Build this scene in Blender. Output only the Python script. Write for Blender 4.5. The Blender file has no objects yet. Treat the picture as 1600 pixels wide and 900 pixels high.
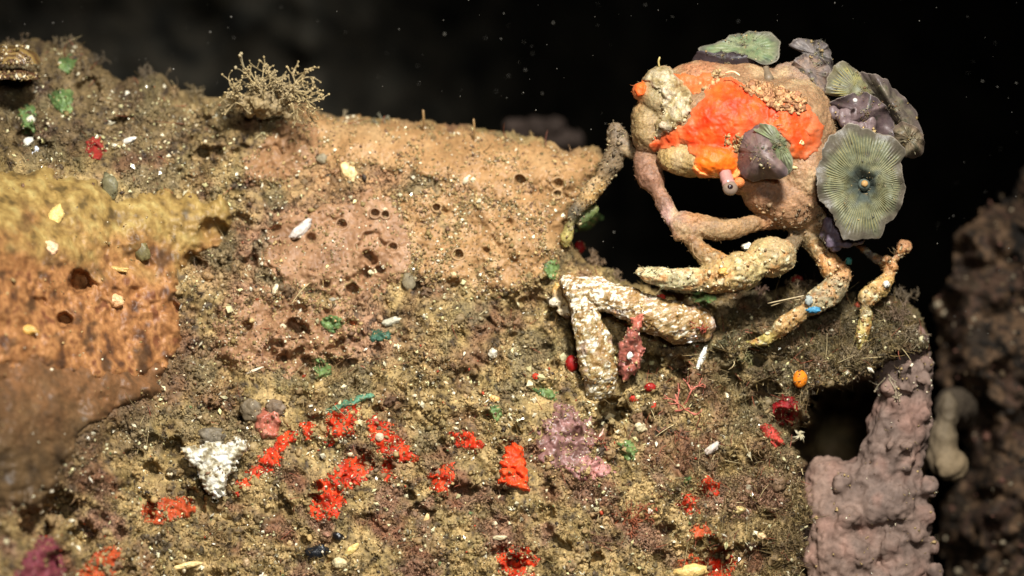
import bpy, math, random
import numpy as np
from mathutils import Vector
from mathutils.bvhtree import BVHTree

rng = np.random.default_rng(7)
random.seed(7)
SC = bpy.context.scene
COL = SC.collection

# ------------------------------------------------------------------ camera, world, flash and fill lamp
K = 0.2133 / 1600.0          # metres per unit of the working grid (about 0.13 mm) at the plane of focus
DC = 0.45 / K                # camera distance in the same units
cam_d = bpy.data.cameras.new('camera')
cam = bpy.data.objects.new('camera', cam_d); COL.objects.link(cam)
cam.location = (0, -0.45, 0); cam.rotation_euler = (math.pi / 2, 0, 0)
cam_d.sensor_width = 36; cam_d.lens = 36 * 0.45 / 0.2133
cam_d.clip_start = 0.01; cam_d.clip_end = 50
cam_d.dof.use_dof = True; cam_d.dof.focus_distance = 0.45 - 55 * K; cam_d.dof.aperture_fstop = 8
SC.camera = cam

w = bpy.data.worlds.new('World'); SC.world = w; w.use_nodes = True
bgn = w.node_tree.nodes['Background']
bgn.inputs['Color'].default_value = (0.55, 0.6, 0.6, 1); bgn.inputs['Strength'].default_value = 0.0035

def spot_lamp(name, loc, aim, watt, size, blend, radius):
    l = bpy.data.lights.new(name, 'SPOT'); l.energy = watt; l.spot_size = math.radians(size); l.spot_blend = blend
    l.shadow_soft_size = radius; l.color = (1.0, 0.98, 0.94)
    o = bpy.data.objects.new(name, l); COL.objects.link(o); o.location = loc
    o.rotation_euler = (Vector(aim) - Vector(loc)).to_track_quat('-Z', 'Y').to_euler()
    return o
spot_lamp('flash_or_fill', (0.07, -0.37, 0.27), (-0.008, 0.0, -0.004), 20.5, 50, 1.0, 0.03)
spot_lamp('flash_or_fill', (0.03, -0.47, 0.06), (-0.01, 0.0, 0.0), 1.9, 50, 0.9, 0.02)  # added fill beside the camera, lifts the shadows
SC.view_settings.view_transform = 'Standard'; SC.view_settings.look = 'None'
SC.view_settings.exposure = 0.0; SC.view_settings.gamma = 1.0
SC.render.engine = 'CYCLES'
SC.cycles.max_bounces = 4; SC.cycles.diffuse_bounces = 2; SC.cycles.glossy_bounces = 2
SC.cycles.transmission_bounces = 3; SC.cycles.caustics_reflective = False; SC.cycles.caustics_refractive = False

# ------------------------------------------------------------------ numbers
def S(r, g, b, k=1.0):
    c = np.array([r, g, b]) / 255.0
    return np.where(c <= 0.04045, c / 12.92, ((c + 0.055) / 1.055) ** 2.4) * k

def sstep(x, a, b):
    t = np.clip((x - a) / (b - a), 0, 1); return t * t * (3 - 2 * t)

_perm = np.random.default_rng(3).permutation(256); _perm = np.concatenate([_perm, _perm, _perm])
_g = np.random.default_rng(4).normal(size=(256, 3)); _g /= np.linalg.norm(_g, axis=1)[:, None]
def perlin(x, y, z):
    x = np.asarray(x, float); y = np.asarray(y, float) + 0 * x; z = np.asarray(z, float) + 0 * x
    xi = np.floor(x).astype(int); yi = np.floor(y).astype(int); zi = np.floor(z).astype(int)
    xf, yf, zf = x - xi, y - yi, z - zi
    u, v, t = [q * q * q * (q * (q * 6 - 15) + 10) for q in (xf, yf, zf)]
    xi &= 255; yi &= 255; zi &= 255
    def gr(i, j, k):
        g = _g[_perm[_perm[_perm[xi + i] + yi + j] + zi + k]]
        return g[..., 0] * (xf - i) + g[..., 1] * (yf - j) + g[..., 2] * (zf - k)
    def lp(a, b, s): return a + s * (b - a)
    return 1.5 * lp(lp(lp(gr(0,0,0), gr(1,0,0), u), lp(gr(0,1,0), gr(1,1,0), u), v),
                    lp(lp(gr(0,0,1), gr(1,0,1), u), lp(gr(0,1,1), gr(1,1,1), u), v), t)
def fbm(x, y, z, lam, octs=3, gain=0.5):
    s = 0; a = 1.0; f = 1.0 / lam
    for i in range(octs):
        s = s + a * perlin(x * f + 17.3 * i, y * f + 5.1 * i, z * f + 9.7 * i); a *= gain; f *= 2.03
    return s
def worley(x, y, lam, seed=0):
    x = x / lam; y = y / lam
    xi = np.floor(x).astype(int); yi = np.floor(y).astype(int); best = np.full(x.shape, 9.0)
    for i in (-1, 0, 1):
        for j in (-1, 0, 1):
            h1 = _perm[(_perm[(xi + i + seed) & 255] + yi + j) & 255]; h2 = _perm[(h1 + 91 + seed) & 255]
            best = np.minimum(best, (xi + i + h1 / 255.0 - x) ** 2 + (yi + j + h2 / 255.0 - y) ** 2)
    return np.sqrt(best)

def sdf(poly, a, b):
    """signed distance to a polygon, positive inside"""
    P = np.asarray(poly, float); Q = np.roll(P, -1, 0)
    d2 = np.full(a.shape, 1e12); ins = np.zeros(a.shape, bool)
    for (x0, y0), (x1, y1) in zip(P, Q):
        ex, ey = x1 - x0, y1 - y0
        t = np.clip(((a - x0) * ex + (b - y0) * ey) / (ex * ex + ey * ey + 1e-9), 0, 1)
        d2 = np.minimum(d2, (a - x0 - t * ex) ** 2 + (b - y0 - t * ey) ** 2)
        if y0 != y1:
            c = ((y0 > b) != (y1 > b)) & (a < (x1 - x0) * (b - y0) / (y1 - y0) + x0); ins ^= c
    return np.sqrt(d2) * np.where(ins, 1, -1)

def W(v):
    v = np.asarray(v, float); f = 1 + v[:, 2] / DC
    return np.stack([(v[:, 0] - 800) * K * f, v[:, 2] * K, (450 - v[:, 1]) * K * f], 1)

# ------------------------------------------------------------------ mesh linking
def mesh_from(name, co, faces, cols=None, smooth=True):
    me = bpy.data.meshes.new(name)
    if isinstance(faces, np.ndarray): groups = [faces]
    else: groups = [np.asarray(f) for f in faces if len(f)]
    me.vertices.add(len(co)); me.vertices.foreach_set('co', np.ascontiguousarray(co, np.float32).ravel())
    loops = np.concatenate([g.ravel() for g in groups]); tot = np.concatenate([np.full(len(g), g.shape[1]) for g in groups])
    st = np.concatenate([[0], np.cumsum(tot)[:-1]])
    me.loops.add(len(loops)); me.loops.foreach_set('vertex_index', loops.astype(np.int32))
    me.polygons.add(len(tot)); me.polygons.foreach_set('loop_start', st.astype(np.int32))
    try: me.polygons.foreach_set('loop_total', tot.astype(np.int32))
    except Exception: pass
    me.polygons.foreach_set('use_smooth', np.full(len(tot), smooth))
    me.update(calc_edges=True); me.validate()
    if cols is not None:
        at = me.color_attributes.new('Col', 'FLOAT_COLOR', 'POINT')
        c = np.ones((len(co), 4), np.float32); c[:, :3] = np.clip(cols, 0.002, 0.92); at.data.foreach_set('color', c.ravel())
    return me

def world_loc(o):
    v = Vector(o.location)
    while o.parent: o = o.parent; v = v + o.location
    return v

def obj(name, v, faces, mat, parent=None, cols=None, smooth=True, org=None):
    """one mesh object; v in working units"""
    co = W(v)
    if parent is None:
        o0 = W(np.array([org]))[0] if org is not None else np.array([co[:, 0].mean(), co[:, 1].mean(), co[:, 2].min()])
        loc = Vector(o0); base = np.array(loc)
    else:
        base = np.array([co[:, 0].mean(), co[:, 1].mean(), co[:, 2].min()]); loc = Vector(base) - world_loc(parent)
    o = bpy.data.objects.new(name, mesh_from(name, co - base, faces, cols, smooth)); COL.objects.link(o)
    o.location = loc; o.parent = parent
    for m in (mat if isinstance(mat, (list, tuple)) else [mat]): o.data.materials.append(m)
    return o

LAST = {}
def tag(o, label, cat, group=None, kind=None):
    o['label'] = label; o['category'] = cat
    if group: o['group'] = group
    if kind: o['kind'] = kind
    return o
def struct(o, label=None):
    o['kind'] = 'structure'
    if label: o['label'] = label
    return o
def thing(name, at, label, cat, group=None):
    o = bpy.data.objects.new(name, None); COL.objects.link(o); o.empty_display_size = 0.003
    o.location = Vector(W(np.array([at]))[0]); return tag(o, label, cat, group)

# ------------------------------------------------------------------ materials (all procedural nodes)
def mat(name, c1=None, c2=None, lam=30, rough=0.6, spec=0.35, fine=6, famt=0.35, bump=0.4, bl=5, sss=0.0, coat=0.0, trans=0.0, alpha=1.0):
    """base colour: the mesh's Col attribute, or a ramp c1..c2 over noise; fine mottling and relief on top"""
    m = bpy.data.materials.new(name); m.use_nodes = True; nt = m.node_tree; N = nt.nodes; L = nt.links
    p = N['Principled BSDF']; tc = N.new('ShaderNodeTexCoord')
    def noise(l, det=3, rg=0.6):
        n = N.new('ShaderNodeTexNoise'); n.inputs['Scale'].default_value = 1.0 / (l * K); n.inputs['Detail'].default_value = det
        n.inputs['Roughness'].default_value = rg; L.new(tc.outputs['Object'], n.inputs['Vector']); return n
    if c1 is None:
        at = N.new('ShaderNodeAttribute'); at.attribute_name = 'Col'; base = at.outputs['Color']
    else:
        n = noise(lam); r = N.new('ShaderNodeValToRGB'); r.color_ramp.elements[0].position = 0.33; r.color_ramp.elements[1].position = 0.67
        r.color_ramp.elements[0].color = (*c1, 1); r.color_ramp.elements[1].color = (*c2, 1)
        L.new(n.outputs['Fac'], r.inputs['Fac']); base = r.outputs['Color']
    nf = noise(fine, 4, 0.7)
    mr = N.new('ShaderNodeMapRange'); mr.inputs['From Min'].default_value = 0.3; mr.inputs['From Max'].default_value = 0.7
    mr.inputs['To Min'].default_value = 1 - famt; mr.inputs['To Max'].default_value = 1 + famt; L.new(nf.outputs['Fac'], mr.inputs['Value'])
    mx = N.new('ShaderNodeVectorMath'); mx.operation = 'SCALE'; L.new(base, mx.inputs[0]); L.new(mr.outputs['Result'], mx.inputs['Scale'])
    L.new(mx.outputs['Vector'], p.inputs['Base Color'])
    p.inputs['Roughness'].default_value = rough; p.inputs['Specular IOR Level'].default_value = spec
    if bump:
        nb = noise(bl, 4, 0.65); b = N.new('ShaderNodeBump'); b.inputs['Strength'].default_value = bump; b.inputs['Distance'].default_value = bl * 0.5 * K
        L.new(nb.outputs['Fac'], b.inputs['Height']); L.new(b.outputs['Normal'], p.inputs['Normal'])
    if sss: p.inputs['Subsurface Weight'].default_value = sss; p.inputs['Subsurface Radius'].default_value = (1, 0.45, 0.25); p.inputs['Subsurface Scale'].default_value = 10 * K
    if coat: p.inputs['Coat Weight'].default_value = coat; p.inputs['Coat Roughness'].default_value = 0.15
    if trans: p.inputs['Transmission Weight'].default_value = trans; p.inputs['IOR'].default_value = 1.1
    p.inputs['Alpha'].default_value = alpha
    return m

M_rock = mat('reef_rock', rough=0.62, spec=0.3, fine=5, famt=0.5, bump=0.8, bl=4)
M_turf = mat('sediment_turf', rough=0.6, spec=0.4, fine=4, famt=0.4, bump=0.6, bl=3)
M_glint = mat('sparkle_grain', rough=0.16, spec=0.9, fine=5, famt=0.2, bump=0.2, bl=3)
M_fil = mat('filament_turf', rough=0.5, spec=0.4, fine=6, famt=0.25, bump=0)
M_skin = mat('crab_shell', rough=0.5, spec=0.35, fine=4, famt=0.4, bump=0.8, bl=3.0, sss=0.25)
M_sponge = mat('encrusting_sponge', rough=0.5, spec=0.3, fine=7, famt=0.22, bump=0.35, bl=4)
M_orange = mat('orange_sponge', rough=0.52, spec=0.25, fine=9, famt=0.12, bump=0.2, bl=4, sss=0.25)
M_red = mat('red_sponge', rough=0.6, spec=0.3, fine=6, famt=0.3, bump=0.4, bl=4)
M_coral = mat('mushroom_polyp', rough=0.45, spec=0.35, fine=6, famt=0.22, bump=0.3, bl=4)
M_grey = mat('grey_sponge', rough=0.7, spec=0.2, fine=8, famt=0.2, bump=0.35, bl=5)
M_white = mat('white_crust', rough=0.35, spec=0.55, fine=6, famt=0.4, bump=0.9, bl=5)
M_shell = mat('shell', rough=0.3, spec=0.6, fine=6, famt=0.25, bump=0.4, bl=4)
M_green = mat('green_algae', rough=0.45, spec=0.4, fine=5, famt=0.4, bump=0.5, bl=4)
M_film = mat('purple_tunicate', rough=0.35, spec=0.45, fine=8, famt=0.35, bump=0.4, bl=6)
M_far = mat('far_reef', rough=0.8, spec=0.15, fine=10, famt=0.5, bump=0.6, bl=8)
M_snow = mat('water_speck', rough=0.4, spec=0.4, fine=6, famt=0.1, bump=0)
M_eye = mat('eye_skin', rough=0.2, spec=0.6, fine=4, famt=0.15, bump=0.1, coat=0.5)

# ------------------------------------------------------------------ shapes
def ico(n):
    t = (1 + 5 ** 0.5) / 2
    v = [(-1,t,0),(1,t,0),(-1,-t,0),(1,-t,0),(0,-1,t),(0,1,t),(0,-1,-t),(0,1,-t),(t,0,-1),(t,0,1),(-t,0,-1),(-t,0,1)]
    f = [(0,11,5),(0,5,1),(0,1,7),(0,7,10),(0,10,11),(1,5,9),(5,11,4),(11,10,2),(10,7,6),(7,1,8),(3,9,4),(3,4,2),(3,2,6),(3,6,8),(3,8,9),(4,9,5),(2,4,11),(6,2,10),(8,6,7),(9,8,1)]
    v = [np.array(x, float) / math.sqrt(1 + t * t) for x in v]
    for _ in range(n):
        cache = {}; nf = []
        def mid(i, j):
            k = (min(i, j), max(i, j))
            if k not in cache: q = v[i] + v[j]; v.append(q / np.linalg.norm(q)); cache[k] = len(v) - 1
            return cache[k]
        for a, b, c in f:
            x, y, z = mid(a, b), mid(b, c), mid(c, a); nf += [(a, x, z), (b, y, x), (c, z, y), (x, y, z)]
        f = nf
    return np.array(v), np.array(f)
ICO = [ico(i) for i in range(4)]
OCT = (np.array([(1,0,0),(-1,0,0),(0,1,0),(0,-1,0),(0,0,1),(0,0,-1)], float),
       np.array([(0,2,4),(2,1,4),(1,3,4),(3,0,4),(2,0,5),(1,2,5),(3,1,5),(0,3,5)]))

def rotmats(n, r=rng):
    q = r.normal(size=(n, 4)); q /= np.linalg.norm(q, axis=1)[:, None]; a, b, c, d = q.T
    return np.stack([1-2*(c*c+d*d), 2*(b*c-a*d), 2*(b*d+a*c), 2*(b*c+a*d), 1-2*(b*b+d*d), 2*(c*d-a*b), 2*(b*d-a*c), 2*(c*d+a*b), 1-2*(b*b+c*c)], 1).reshape(n, 3, 3)

def many(tmpl, pos, rad, cols, squash=(0.55, 1.3), jig=0.25, r=rng):
    """many small lumps from a template, each turned, stretched and dented its own way"""
    tv, tf = tmpl; n = len(pos)
    v = tv[None] * (1 + r.uniform(-jig, jig, (n, len(tv), 1))) * r.uniform(*squash, (n, 1, 3))
    v = np.einsum('nij,nvj->nvi', rotmats(n, r), v) * rad[:, None, None] + pos[:, None]
    f = (tf[None] + (np.arange(n) * len(tv))[:, None, None]).reshape(-1, 3)
    return v.reshape(-1, 3), f, np.repeat(cols, len(tv), 0)

def tube(pts, rads, sides=6, cap=True):
    P = np.asarray(pts, float); n = len(P); r = np.asarray(rads, float) + np.zeros(n)
    T = np.gradient(P, axis=0); T /= np.linalg.norm(T, axis=1)[:, None] + 1e-9
    ref = np.array([0.31, 0.12, 0.94]); U = np.cross(T, ref); U /= np.linalg.norm(U, axis=1)[:, None] + 1e-9; V = np.cross(T, U)
    an = np.arange(sides) * 2 * math.pi / sides
    ring = P[:, None] + r[:, None, None] * (np.cos(an)[None, :, None] * U[:, None] + np.sin(an)[None, :, None] * V[:, None])
    v = np.concatenate([ring.reshape(-1, 3), P[:1] - T[:1] * r[0] * 0.6, P[-1:] + T[-1:] * r[-1] * 0.6])
    i = np.arange(n - 1)[:, None] * sides; j = np.arange(sides)[None]; k = (j + 1) % sides
    q = np.stack([i + j, i + k, i + sides + k, i + sides + j], -1).reshape(-1, 4)
    a, b = n * sides, n * sides + 1; jj = np.arange(sides); kk = (jj + 1) % sides
    t = np.concatenate([np.stack([kk, jj, np.full(sides, a)], 1), np.stack([(n - 1) * sides + jj, (n - 1) * sides + kk, np.full(sides, b)], 1)])
    return v, q, t
def bezier(pts, n):
    P = np.asarray(pts, float); s = np.linspace(0, len(P) - 1, n); i = np.clip(np.floor(s).astype(int), 0, len(P) - 2); t = (s - i)[:, None]
    g = lambda k: P[np.clip(k, 0, len(P) - 1)]
    p0, p1, p2, p3 = g(i - 1), g(i), g(i + 1), g(i + 2)
    return 0.5 * (2 * p1 + (p2 - p0) * t + (2 * p0 - 5 * p1 + 4 * p2 - p3) * t ** 2 + (3 * p1 - p0 - 3 * p2 + p3) * t ** 3)

class MB:
    """collects shapes into one mesh"""
    def __init__(s): s.v = []; s.q = []; s.t = []; s.c = []; s.n = 0
    def add(s, v, q=None, t=None, c=None):
        s.v.append(v)
        if q is not None and len(q): s.q.append(np.asarray(q) + s.n)
        if t is not None and len(t): s.t.append(np.asarray(t) + s.n)
        c = np.array([.3, .3, .3]) if c is None else np.asarray(c)
        s.c.append(np.broadcast_to(c, (len(v), 3))); s.n += len(v)
    def tube(s, pts, rads, c, sides=6): v, q, t = tube(pts, rads, sides); s.add(v, q, t, c)
    def ball(s, p, r, c, lvl=1, jig=0.0, r_=rng):
        tv, tf = ICO[lvl]; v = tv * (1 + r_.uniform(-jig, jig, (len(tv), 1))) * np.asarray(r) + np.asarray(p); s.add(v, None, tf, c)
    def build(s, name, m, parent=None, smooth=True):
        fs = []
        if s.q: fs.append(np.concatenate(s.q))
        if s.t: fs.append(np.concatenate(s.t))
        return obj(name, np.concatenate(s.v), fs, m, parent, np.concatenate(s.c), smooth)

def union(blobs, voxel, smooth=4, bumps=((8, 1.2), (40, 3)), blend=6, seed=0):
    """fuse spheres / ellipsoids (centre, radii, colour) into ONE continuous skin; returns verts, quads, colours"""
    tv, tf = ICO[2]; V = []; F = []; n = 0
    C = np.array([b[0] for b in blobs], float); R = np.array([np.zeros(3) + b[1] for b in blobs], float); A = np.array([b[2] for b in blobs], float)
    for c, r in zip(C, R): V.append(tv * r + c); F.append(tf + n); n += len(tv)
    me = mesh_from('tmp', np.concatenate(V), np.concatenate(F)); o = bpy.data.objects.new('tmp', me); COL.objects.link(o)
    m = o.modifiers.new('r', 'REMESH'); m.mode = 'VOXEL'; m.voxel_size = voxel; m.adaptivity = 0
    if smooth: s = o.modifiers.new('s', 'SMOOTH'); s.iterations = smooth; s.factor = 0.5
    dg = bpy.context.evaluated_depsgraph_get(); e = bpy.data.meshes.new_from_object(o.evaluated_get(dg))
    v = np.empty(len(e.vertices) * 3, np.float32); e.vertices.foreach_get('co', v); v = v.reshape(-1, 3).astype(float)
    nn = np.empty(len(e.vertices) * 3, np.float32); e.vertices.foreach_get('normal', nn); nn = nn.reshape(-1, 3)
    li = np.empty(len(e.loops), np.int32); e.loops.foreach_get('vertex_index', li); q = li.reshape(-1, 4)
    bpy.data.objects.remove(o); bpy.data.meshes.remove(me); bpy.data.meshes.remove(e)
    dist = np.stack([(np.linalg.norm((v - c) / r, axis=1) - 1) * r.min() for c, r in zip(C, R)], 1)
    wt = np.exp(-(dist - dist.min(1)[:, None]) / blend); wt /= wt.sum(1)[:, None]; col = wt @ A
    for lam, amp in bumps: v = v + nn * (amp * fbm(v[:, 0] + seed, v[:, 1], v[:, 2], lam, 2))[:, None]
    return v, q, col
def chain(pts, cols):
    """tapered limb: (a, b, d, r) joints -> spheres along it"""
    out = []
    for i in range(len(pts) - 1):
        p, q = np.array(pts[i], float), np.array(pts[i + 1], float); L = np.linalg.norm(q[:3] - p[:3]); n = max(2, int(L / (0.35 * min(p[3], q[3]))) + 1)
        for t in np.linspace(0, 1, n, endpoint=(i == len(pts) - 2)):
            x = p + (q - p) * t; out.append((x[:3], x[3], cols[i] if isinstance(cols, list) else cols))
    return out
def bvh_depth(v, q):
    tree = BVHTree.FromPolygons([tuple(x) for x in v], [tuple(int(i) for i in x) for x in q])
    def f(a, b, miss=np.nan):
        a = np.asarray(a, float); out = np.full(a.shape, miss); fa, fb, fo = a.ravel(), np.asarray(b, float).ravel(), out.ravel()
        for i in range(len(fa)):
            h = tree.ray_cast(Vector((fa[i], fb[i], -900)), Vector((0, 0, 1)))
            if h[0] is not None: fo[i] = h[0].z
        return fo.reshape(a.shape)
    return f

def patch(depth, poly, step, thick, edge, jag=(14, 4), lump=((20, 2),), seed=0, cell=None, rim=0):
    """a growth that hugs what it sits on: a sheet with thickness, its border sunk into the surface"""
    P = np.array(poly, float); a0, b0 = P.min(0) - 12; a1, b1 = P.max(0) + 12
    A, B = np.meshgrid(np.arange(a0, a1, step), np.arange(b0, b1, step))
    t = sdf(poly, A, B) + jag[1] * fbm(A + seed * 31, B, seed * 7.7, jag[0], 3)
    d0 = depth(A, B); ok = (t > -1.5 * step) & np.isfinite(d0); d0 = np.where(np.isfinite(d0), d0, 0)
    pr = np.clip(t / edge, 0, 1); pr = np.sqrt(np.clip(1 - (1 - pr) ** 2, 0, 1))
    h = thick * pr - 2.0 * (t < 0.5)
    if rim: h = h + rim * np.exp(-((t - 4) / 3.0) ** 2)
    for lam, amp in lump: h = h + amp * pr * fbm(A + 50 * seed, B, seed * 3.3, lam, 3)
    if cell: h = h + pr * cell[1] * (0.5 - worley(A + 13 * seed, B, cell[0]))
    D = d0 - h
    idx = np.arange(A.size).reshape(A.shape)
    k = ok[:-1, :-1] & ok[1:, :-1] & ok[1:, 1:] & ok[:-1, 1:]
    q = np.stack([idx[:-1, :-1][k], idx[1:, :-1][k], idx[1:, 1:][k], idx[:-1, 1:][k]], 1)
    used = np.unique(q); rem = np.full(A.size, -1); rem[used] = np.arange(len(used))
    v = np.stack([A.ravel()[used], B.ravel()[used], D.ravel()[used]], 1)
    return v, rem[q], t.ravel()[used]

def colmix(v, stops, lam=25, seed=0, gain=1.0):
    """mottled colour between several albedos"""
    n = np.clip(0.5 + gain * 0.55 * fbm(v[:, 0] + 100 * seed, v[:, 1], v[:, 2], lam, 3), 0, 0.999) * (len(stops) - 1)
    i = np.clip(n.astype(int), 0, len(stops) - 2); f = (n - i)[:, None]; s = np.array(stops)
    return s[i] * (1 - f) + s[i + 1] * f

# ------------------------------------------------------------------ THE REEF ROCK
ROCK = [(-260, 40), (-40, 74), (60, 66), (122, 72), (150, 108), (190, 128), (252, 122), (285, 152), (345, 152), (420, 160), (478, 168), (520, 186),
        (640, 190), (760, 205), (850, 222), (888, 241), (930, 236), (948, 252), (925, 292), (898, 325), (884, 372), (905, 408), (945, 425), (1000, 452),
        (1080, 462), (1150, 452), (1205, 462), (1262, 440), (1300, 452), (1350, 470), (1400, 462), (1432, 488), (1448, 540), (1440, 620), (1452, 1100), (-260, 1100)]
HOLLOW = [(1238, 676), (1258, 650), (1264, 616), (1288, 598), (1316, 606), (1338, 586), (1366, 574), (1388, 560), (1410, 546), (1438, 552), (1510, 566), (1510, 1150), (1262, 1150), (1250, 900), (1262, 800), (1248, 730)]
# pits: a, b, radius, depth
PITS = [(812,281,9,26),(872,286,8,22),(871,303,6,14),(871,256,4,10),(682,324,7,20),(586,333,7,20),(602,335,6,16),(534,350,8,18),(614,386,7,18),(716,397,8,20),
        (760,391,6,14),(796,347,5,10),(461,373,7,18),(486,372,8,22),(574,398,8,26),(582,408,9,28),(594,422,8,22),(550,453,12,30),(709,443,10,26),(508,445,8,16),(650,448,9,22),
        (460,510,17,48),(125,440,20,60),(100,500,14,44),(318,238,15,46),(338,236,10,36),(55,820,34,80),(95,790,30,70),(130,835,26,60),(958,640,26,80),(945,668,18,60),
        (300,405,14,34),(335,362,26,30),(375,350,22,26),(270,700,20,44),(240,690,14,30),(305,715,14,40),(235,735,16,30),(40,215,16,50),(70,230,14,40),(20,130,20,40),(140,140,24,40),
        (590,640,10,24),(475,845,9,20),(330,640,10,22),(495,760,10,20),(640,775,12,24),(760,650,9,20),(855,545,12,26),(868,570,10,30),(1040,830,12,26),(1030,870,14,30),(805,880,16,40),
        (1130,585,16,30),(1200,610,24,60),(1180,560,20,40),(1120,560,18,40),(1065,590,18,40),(1230,660,26,60),(1180,720,16,40),(1145,725,14,30),(1190,770,10,24),(1120,878,26,40),
        (985,545,18,60),(1015,570,22,60),(1060,575,20,50),(905,540,8,40),(905,580,8,40),(590,545,9,24),(480,567,14,26),(740,592,8,18),(690,690,8,18),(385,510,10,24),(440,560,10,20),(820,470,10,24),(850,440,10,30)]
YELLOW = [(-120,275),(60,262),(140,280),(182,312),(215,300),(300,303),(352,316),(364,338),(340,385),(292,410),(276,470),(285,530),(262,575),(200,600),(120,592),(60,580),(-120,570)]
LUMP = [(-160,540),(60,545),(180,575),(262,570),(238,612),(170,650),(120,690),(90,740),(50,780),(-160,800)]
AST = 2.2
GA, GB = np.meshgrid(np.arange(-220, 1520, AST), np.arange(20, 985, AST))
def rough_at(a, b):
    """1 where turf and rubble make the rock rough, lower on the smooth sponge of the ridge"""
    r = np.ones(np.shape(a))
    smooth_zone = sdf([(470,165),(640,188),(850,222),(940,240),(890,330),(880,400),(800,430),(640,440),(540,440),(420,420),(420,340),(540,300),(470,260)], a, b)
    r = r - 0.75 * sstep(np.maximum(sdf(YELLOW, a, b), sdf(LUMP, a, b)), -4, 16)
    return r - 0.62 * sstep(smooth_zone + 14 * fbm(a, b, 3.0, 60, 2), -20, 30)
rt = sdf(ROCK, GA, GB) + 7 * fbm(GA, GB, 1.0, 34, 4, 0.6)
RG = rough_at(GA, GB)
d = 110 - 0.30 * (GB - 190) - 400 * sstep(GA, 360, -180) * sstep(GB, 120, 420) + 60 * sstep(GA, 1000, 1300) * sstep(GB, 500, 900)
hol = sdf(HOLLOW, GA, GB) + 11 * fbm(GA, GB, 8.0, 34, 4, 0.6)
d = d + 800 * sstep(hol, -3, 34)
tt = np.clip(rt, 0, 70) / 70; d = d + 70 * (1 - np.sqrt(np.clip(1 - (1 - tt) ** 2, 0, 1))) + np.where(rt < 0, -rt * 3, 0)
d = d + 22 * fbm(GA, GB, 0.0, 210, 2) + 15 * fbm(GA, GB, 2.0, 85, 2)
d = d + RG * (10 * fbm(GA, GB, 4.0, 36, 2) + 4 * (worley(GA, GB, 24) - 0.5) + 4.5 * fbm(GA, GB, 5.0, 14, 3, 0.6)) + 2.2 * fbm(GA, GB, 6.0, 6, 2)
crack = np.abs(fbm(GA, GB, 11.0, 46, 3)); d = d + RG * 14 * np.exp(-(crack / 0.05) ** 2) * sstep(fbm(GA, GB, 12.0, 90, 2), -0.1, 0.3)
gap = fbm(GA, GB, 15.0, 42, 3); d = d + RG * 34 * sstep(gap, 0.34, 0.66) * sstep(fbm(GA, GB, 16.0, 160, 2), -0.3, 0.2)
for a_, b_, r_, dp in PITS:
    s = (np.abs(GA - a_) < r_ * 2) & (np.abs(GB - b_) < r_ * 2); x, y = GA[s], GB[s]
    q = np.hypot(x - a_, (y - b_) * 1.1) / r_ + 0.22 * fbm(x, y, a_, 12, 2)
    d[s] += dp * (1 - sstep(q, 0.55, 1.05))
RD = d
def rockd(a, b):
    a = np.asarray(a, float); b = np.asarray(b, float)
    x = np.clip((a + 220) / AST, 0, RD.shape[1] - 1.001); y = np.clip((b - 20) / AST, 0, RD.shape[0] - 1.001)
    i = x.astype(int); j = y.astype(int); fx = x - i; fy = y - j
    return (RD[j, i] * (1 - fx) + RD[j, i + 1] * fx) * (1 - fy) + (RD[j + 1, i] * (1 - fx) + RD[j + 1, i + 1] * fx) * fy
# rock colour: silt, brown crust, olive turf, rusty film, darkened by region
OLIVE, SILT, BROWN, DARK, TAN, RUST, PINK = S(126,106,64), S(170,144,96), S(110,82,58), S(58,46,36), S(158,122,84), S(124,82,58), S(152,116,88)
def rock_col(a, b):
    n1 = fbm(a, b, 21.0, 120, 3)[:, None]; n2 = fbm(a, b, 22.0, 30, 3)[:, None]; n3 = fbm(a, b, 23.0, 11, 3)[:, None]; n4 = fbm(a, b, 24.0, 55, 3)[:, None]
    c = OLIVE + (SILT - OLIVE) * np.clip(0.5 + n2 * 0.9, 0, 1)
    c = c + (BROWN - c) * np.clip(0.15 + n4 * 1.1, 0, 0.85)
    ridge = (sstep(420 - b, 0, 160) * sstep(a, 380, 520))[:, None]; c = c + (TAN - c) * ridge * np.clip(0.6 + n1, 0, 1)
    pk = (sstep(a, 240, 340) * sstep(a, 720, 560) * sstep(b, 300, 340) * sstep(b, 600, 540))[:, None]; c = c + (PINK - c) * pk * np.clip(0.45 + 1.4 * n1, 0, 1)
    c = c + (DARK - c) * np.clip(-0.12 - n3 * 1.3 - n2 * 0.6, 0, 0.85) * (1 - 0.6 * ridge)
    rs = (sstep(b, 660, 800))[:, None]; c = c + (RUST - c) * np.clip(n4 * 1.6 - 0.35, 0, 0.8) * (0.35 + 0.65 * rs)
    dk = (sstep(a, 460, 200) * sstep(b, 290, 200) * 0.6 + sstep(a, 1130, 1240) * 0.4)[:, None]; c = c + (DARK - c) * dk  # darker at the upper left and towards the right end
    wz = (sstep(a, 1040, 1180) * sstep(b, 690, 560))[:, None]; c = c + (S(78,68,46) - c) * wz * np.clip(0.6 + 1.0 * n2, 0.1, 0.9)  # shade below crab and pincer painted into the rock colour
    gz = np.clip(fbm(a, b, 26.0, 60, 3)[:, None] * 1.8 - 0.35, 0, 0.65); c = c + (S(96,104,66) - c) * gz; mz = np.clip(fbm(a, b, 27.0, 60, 3)[:, None] * 1.9 - 0.4, 0, 0.7) * (0.4 + 0.6 * rs); c = c + (S(140,96,78) - c) * mz
    lz = sstep(sdf(LUMP, a, b) + 26 * fbm(a, b, 28.0, 40, 3), -75, 15)[:, None]; c = c + (S(92,70,48) - c) * lz * 0.85
    return c * (1 + 0.25 * n3)
ok = rt > -6
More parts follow.
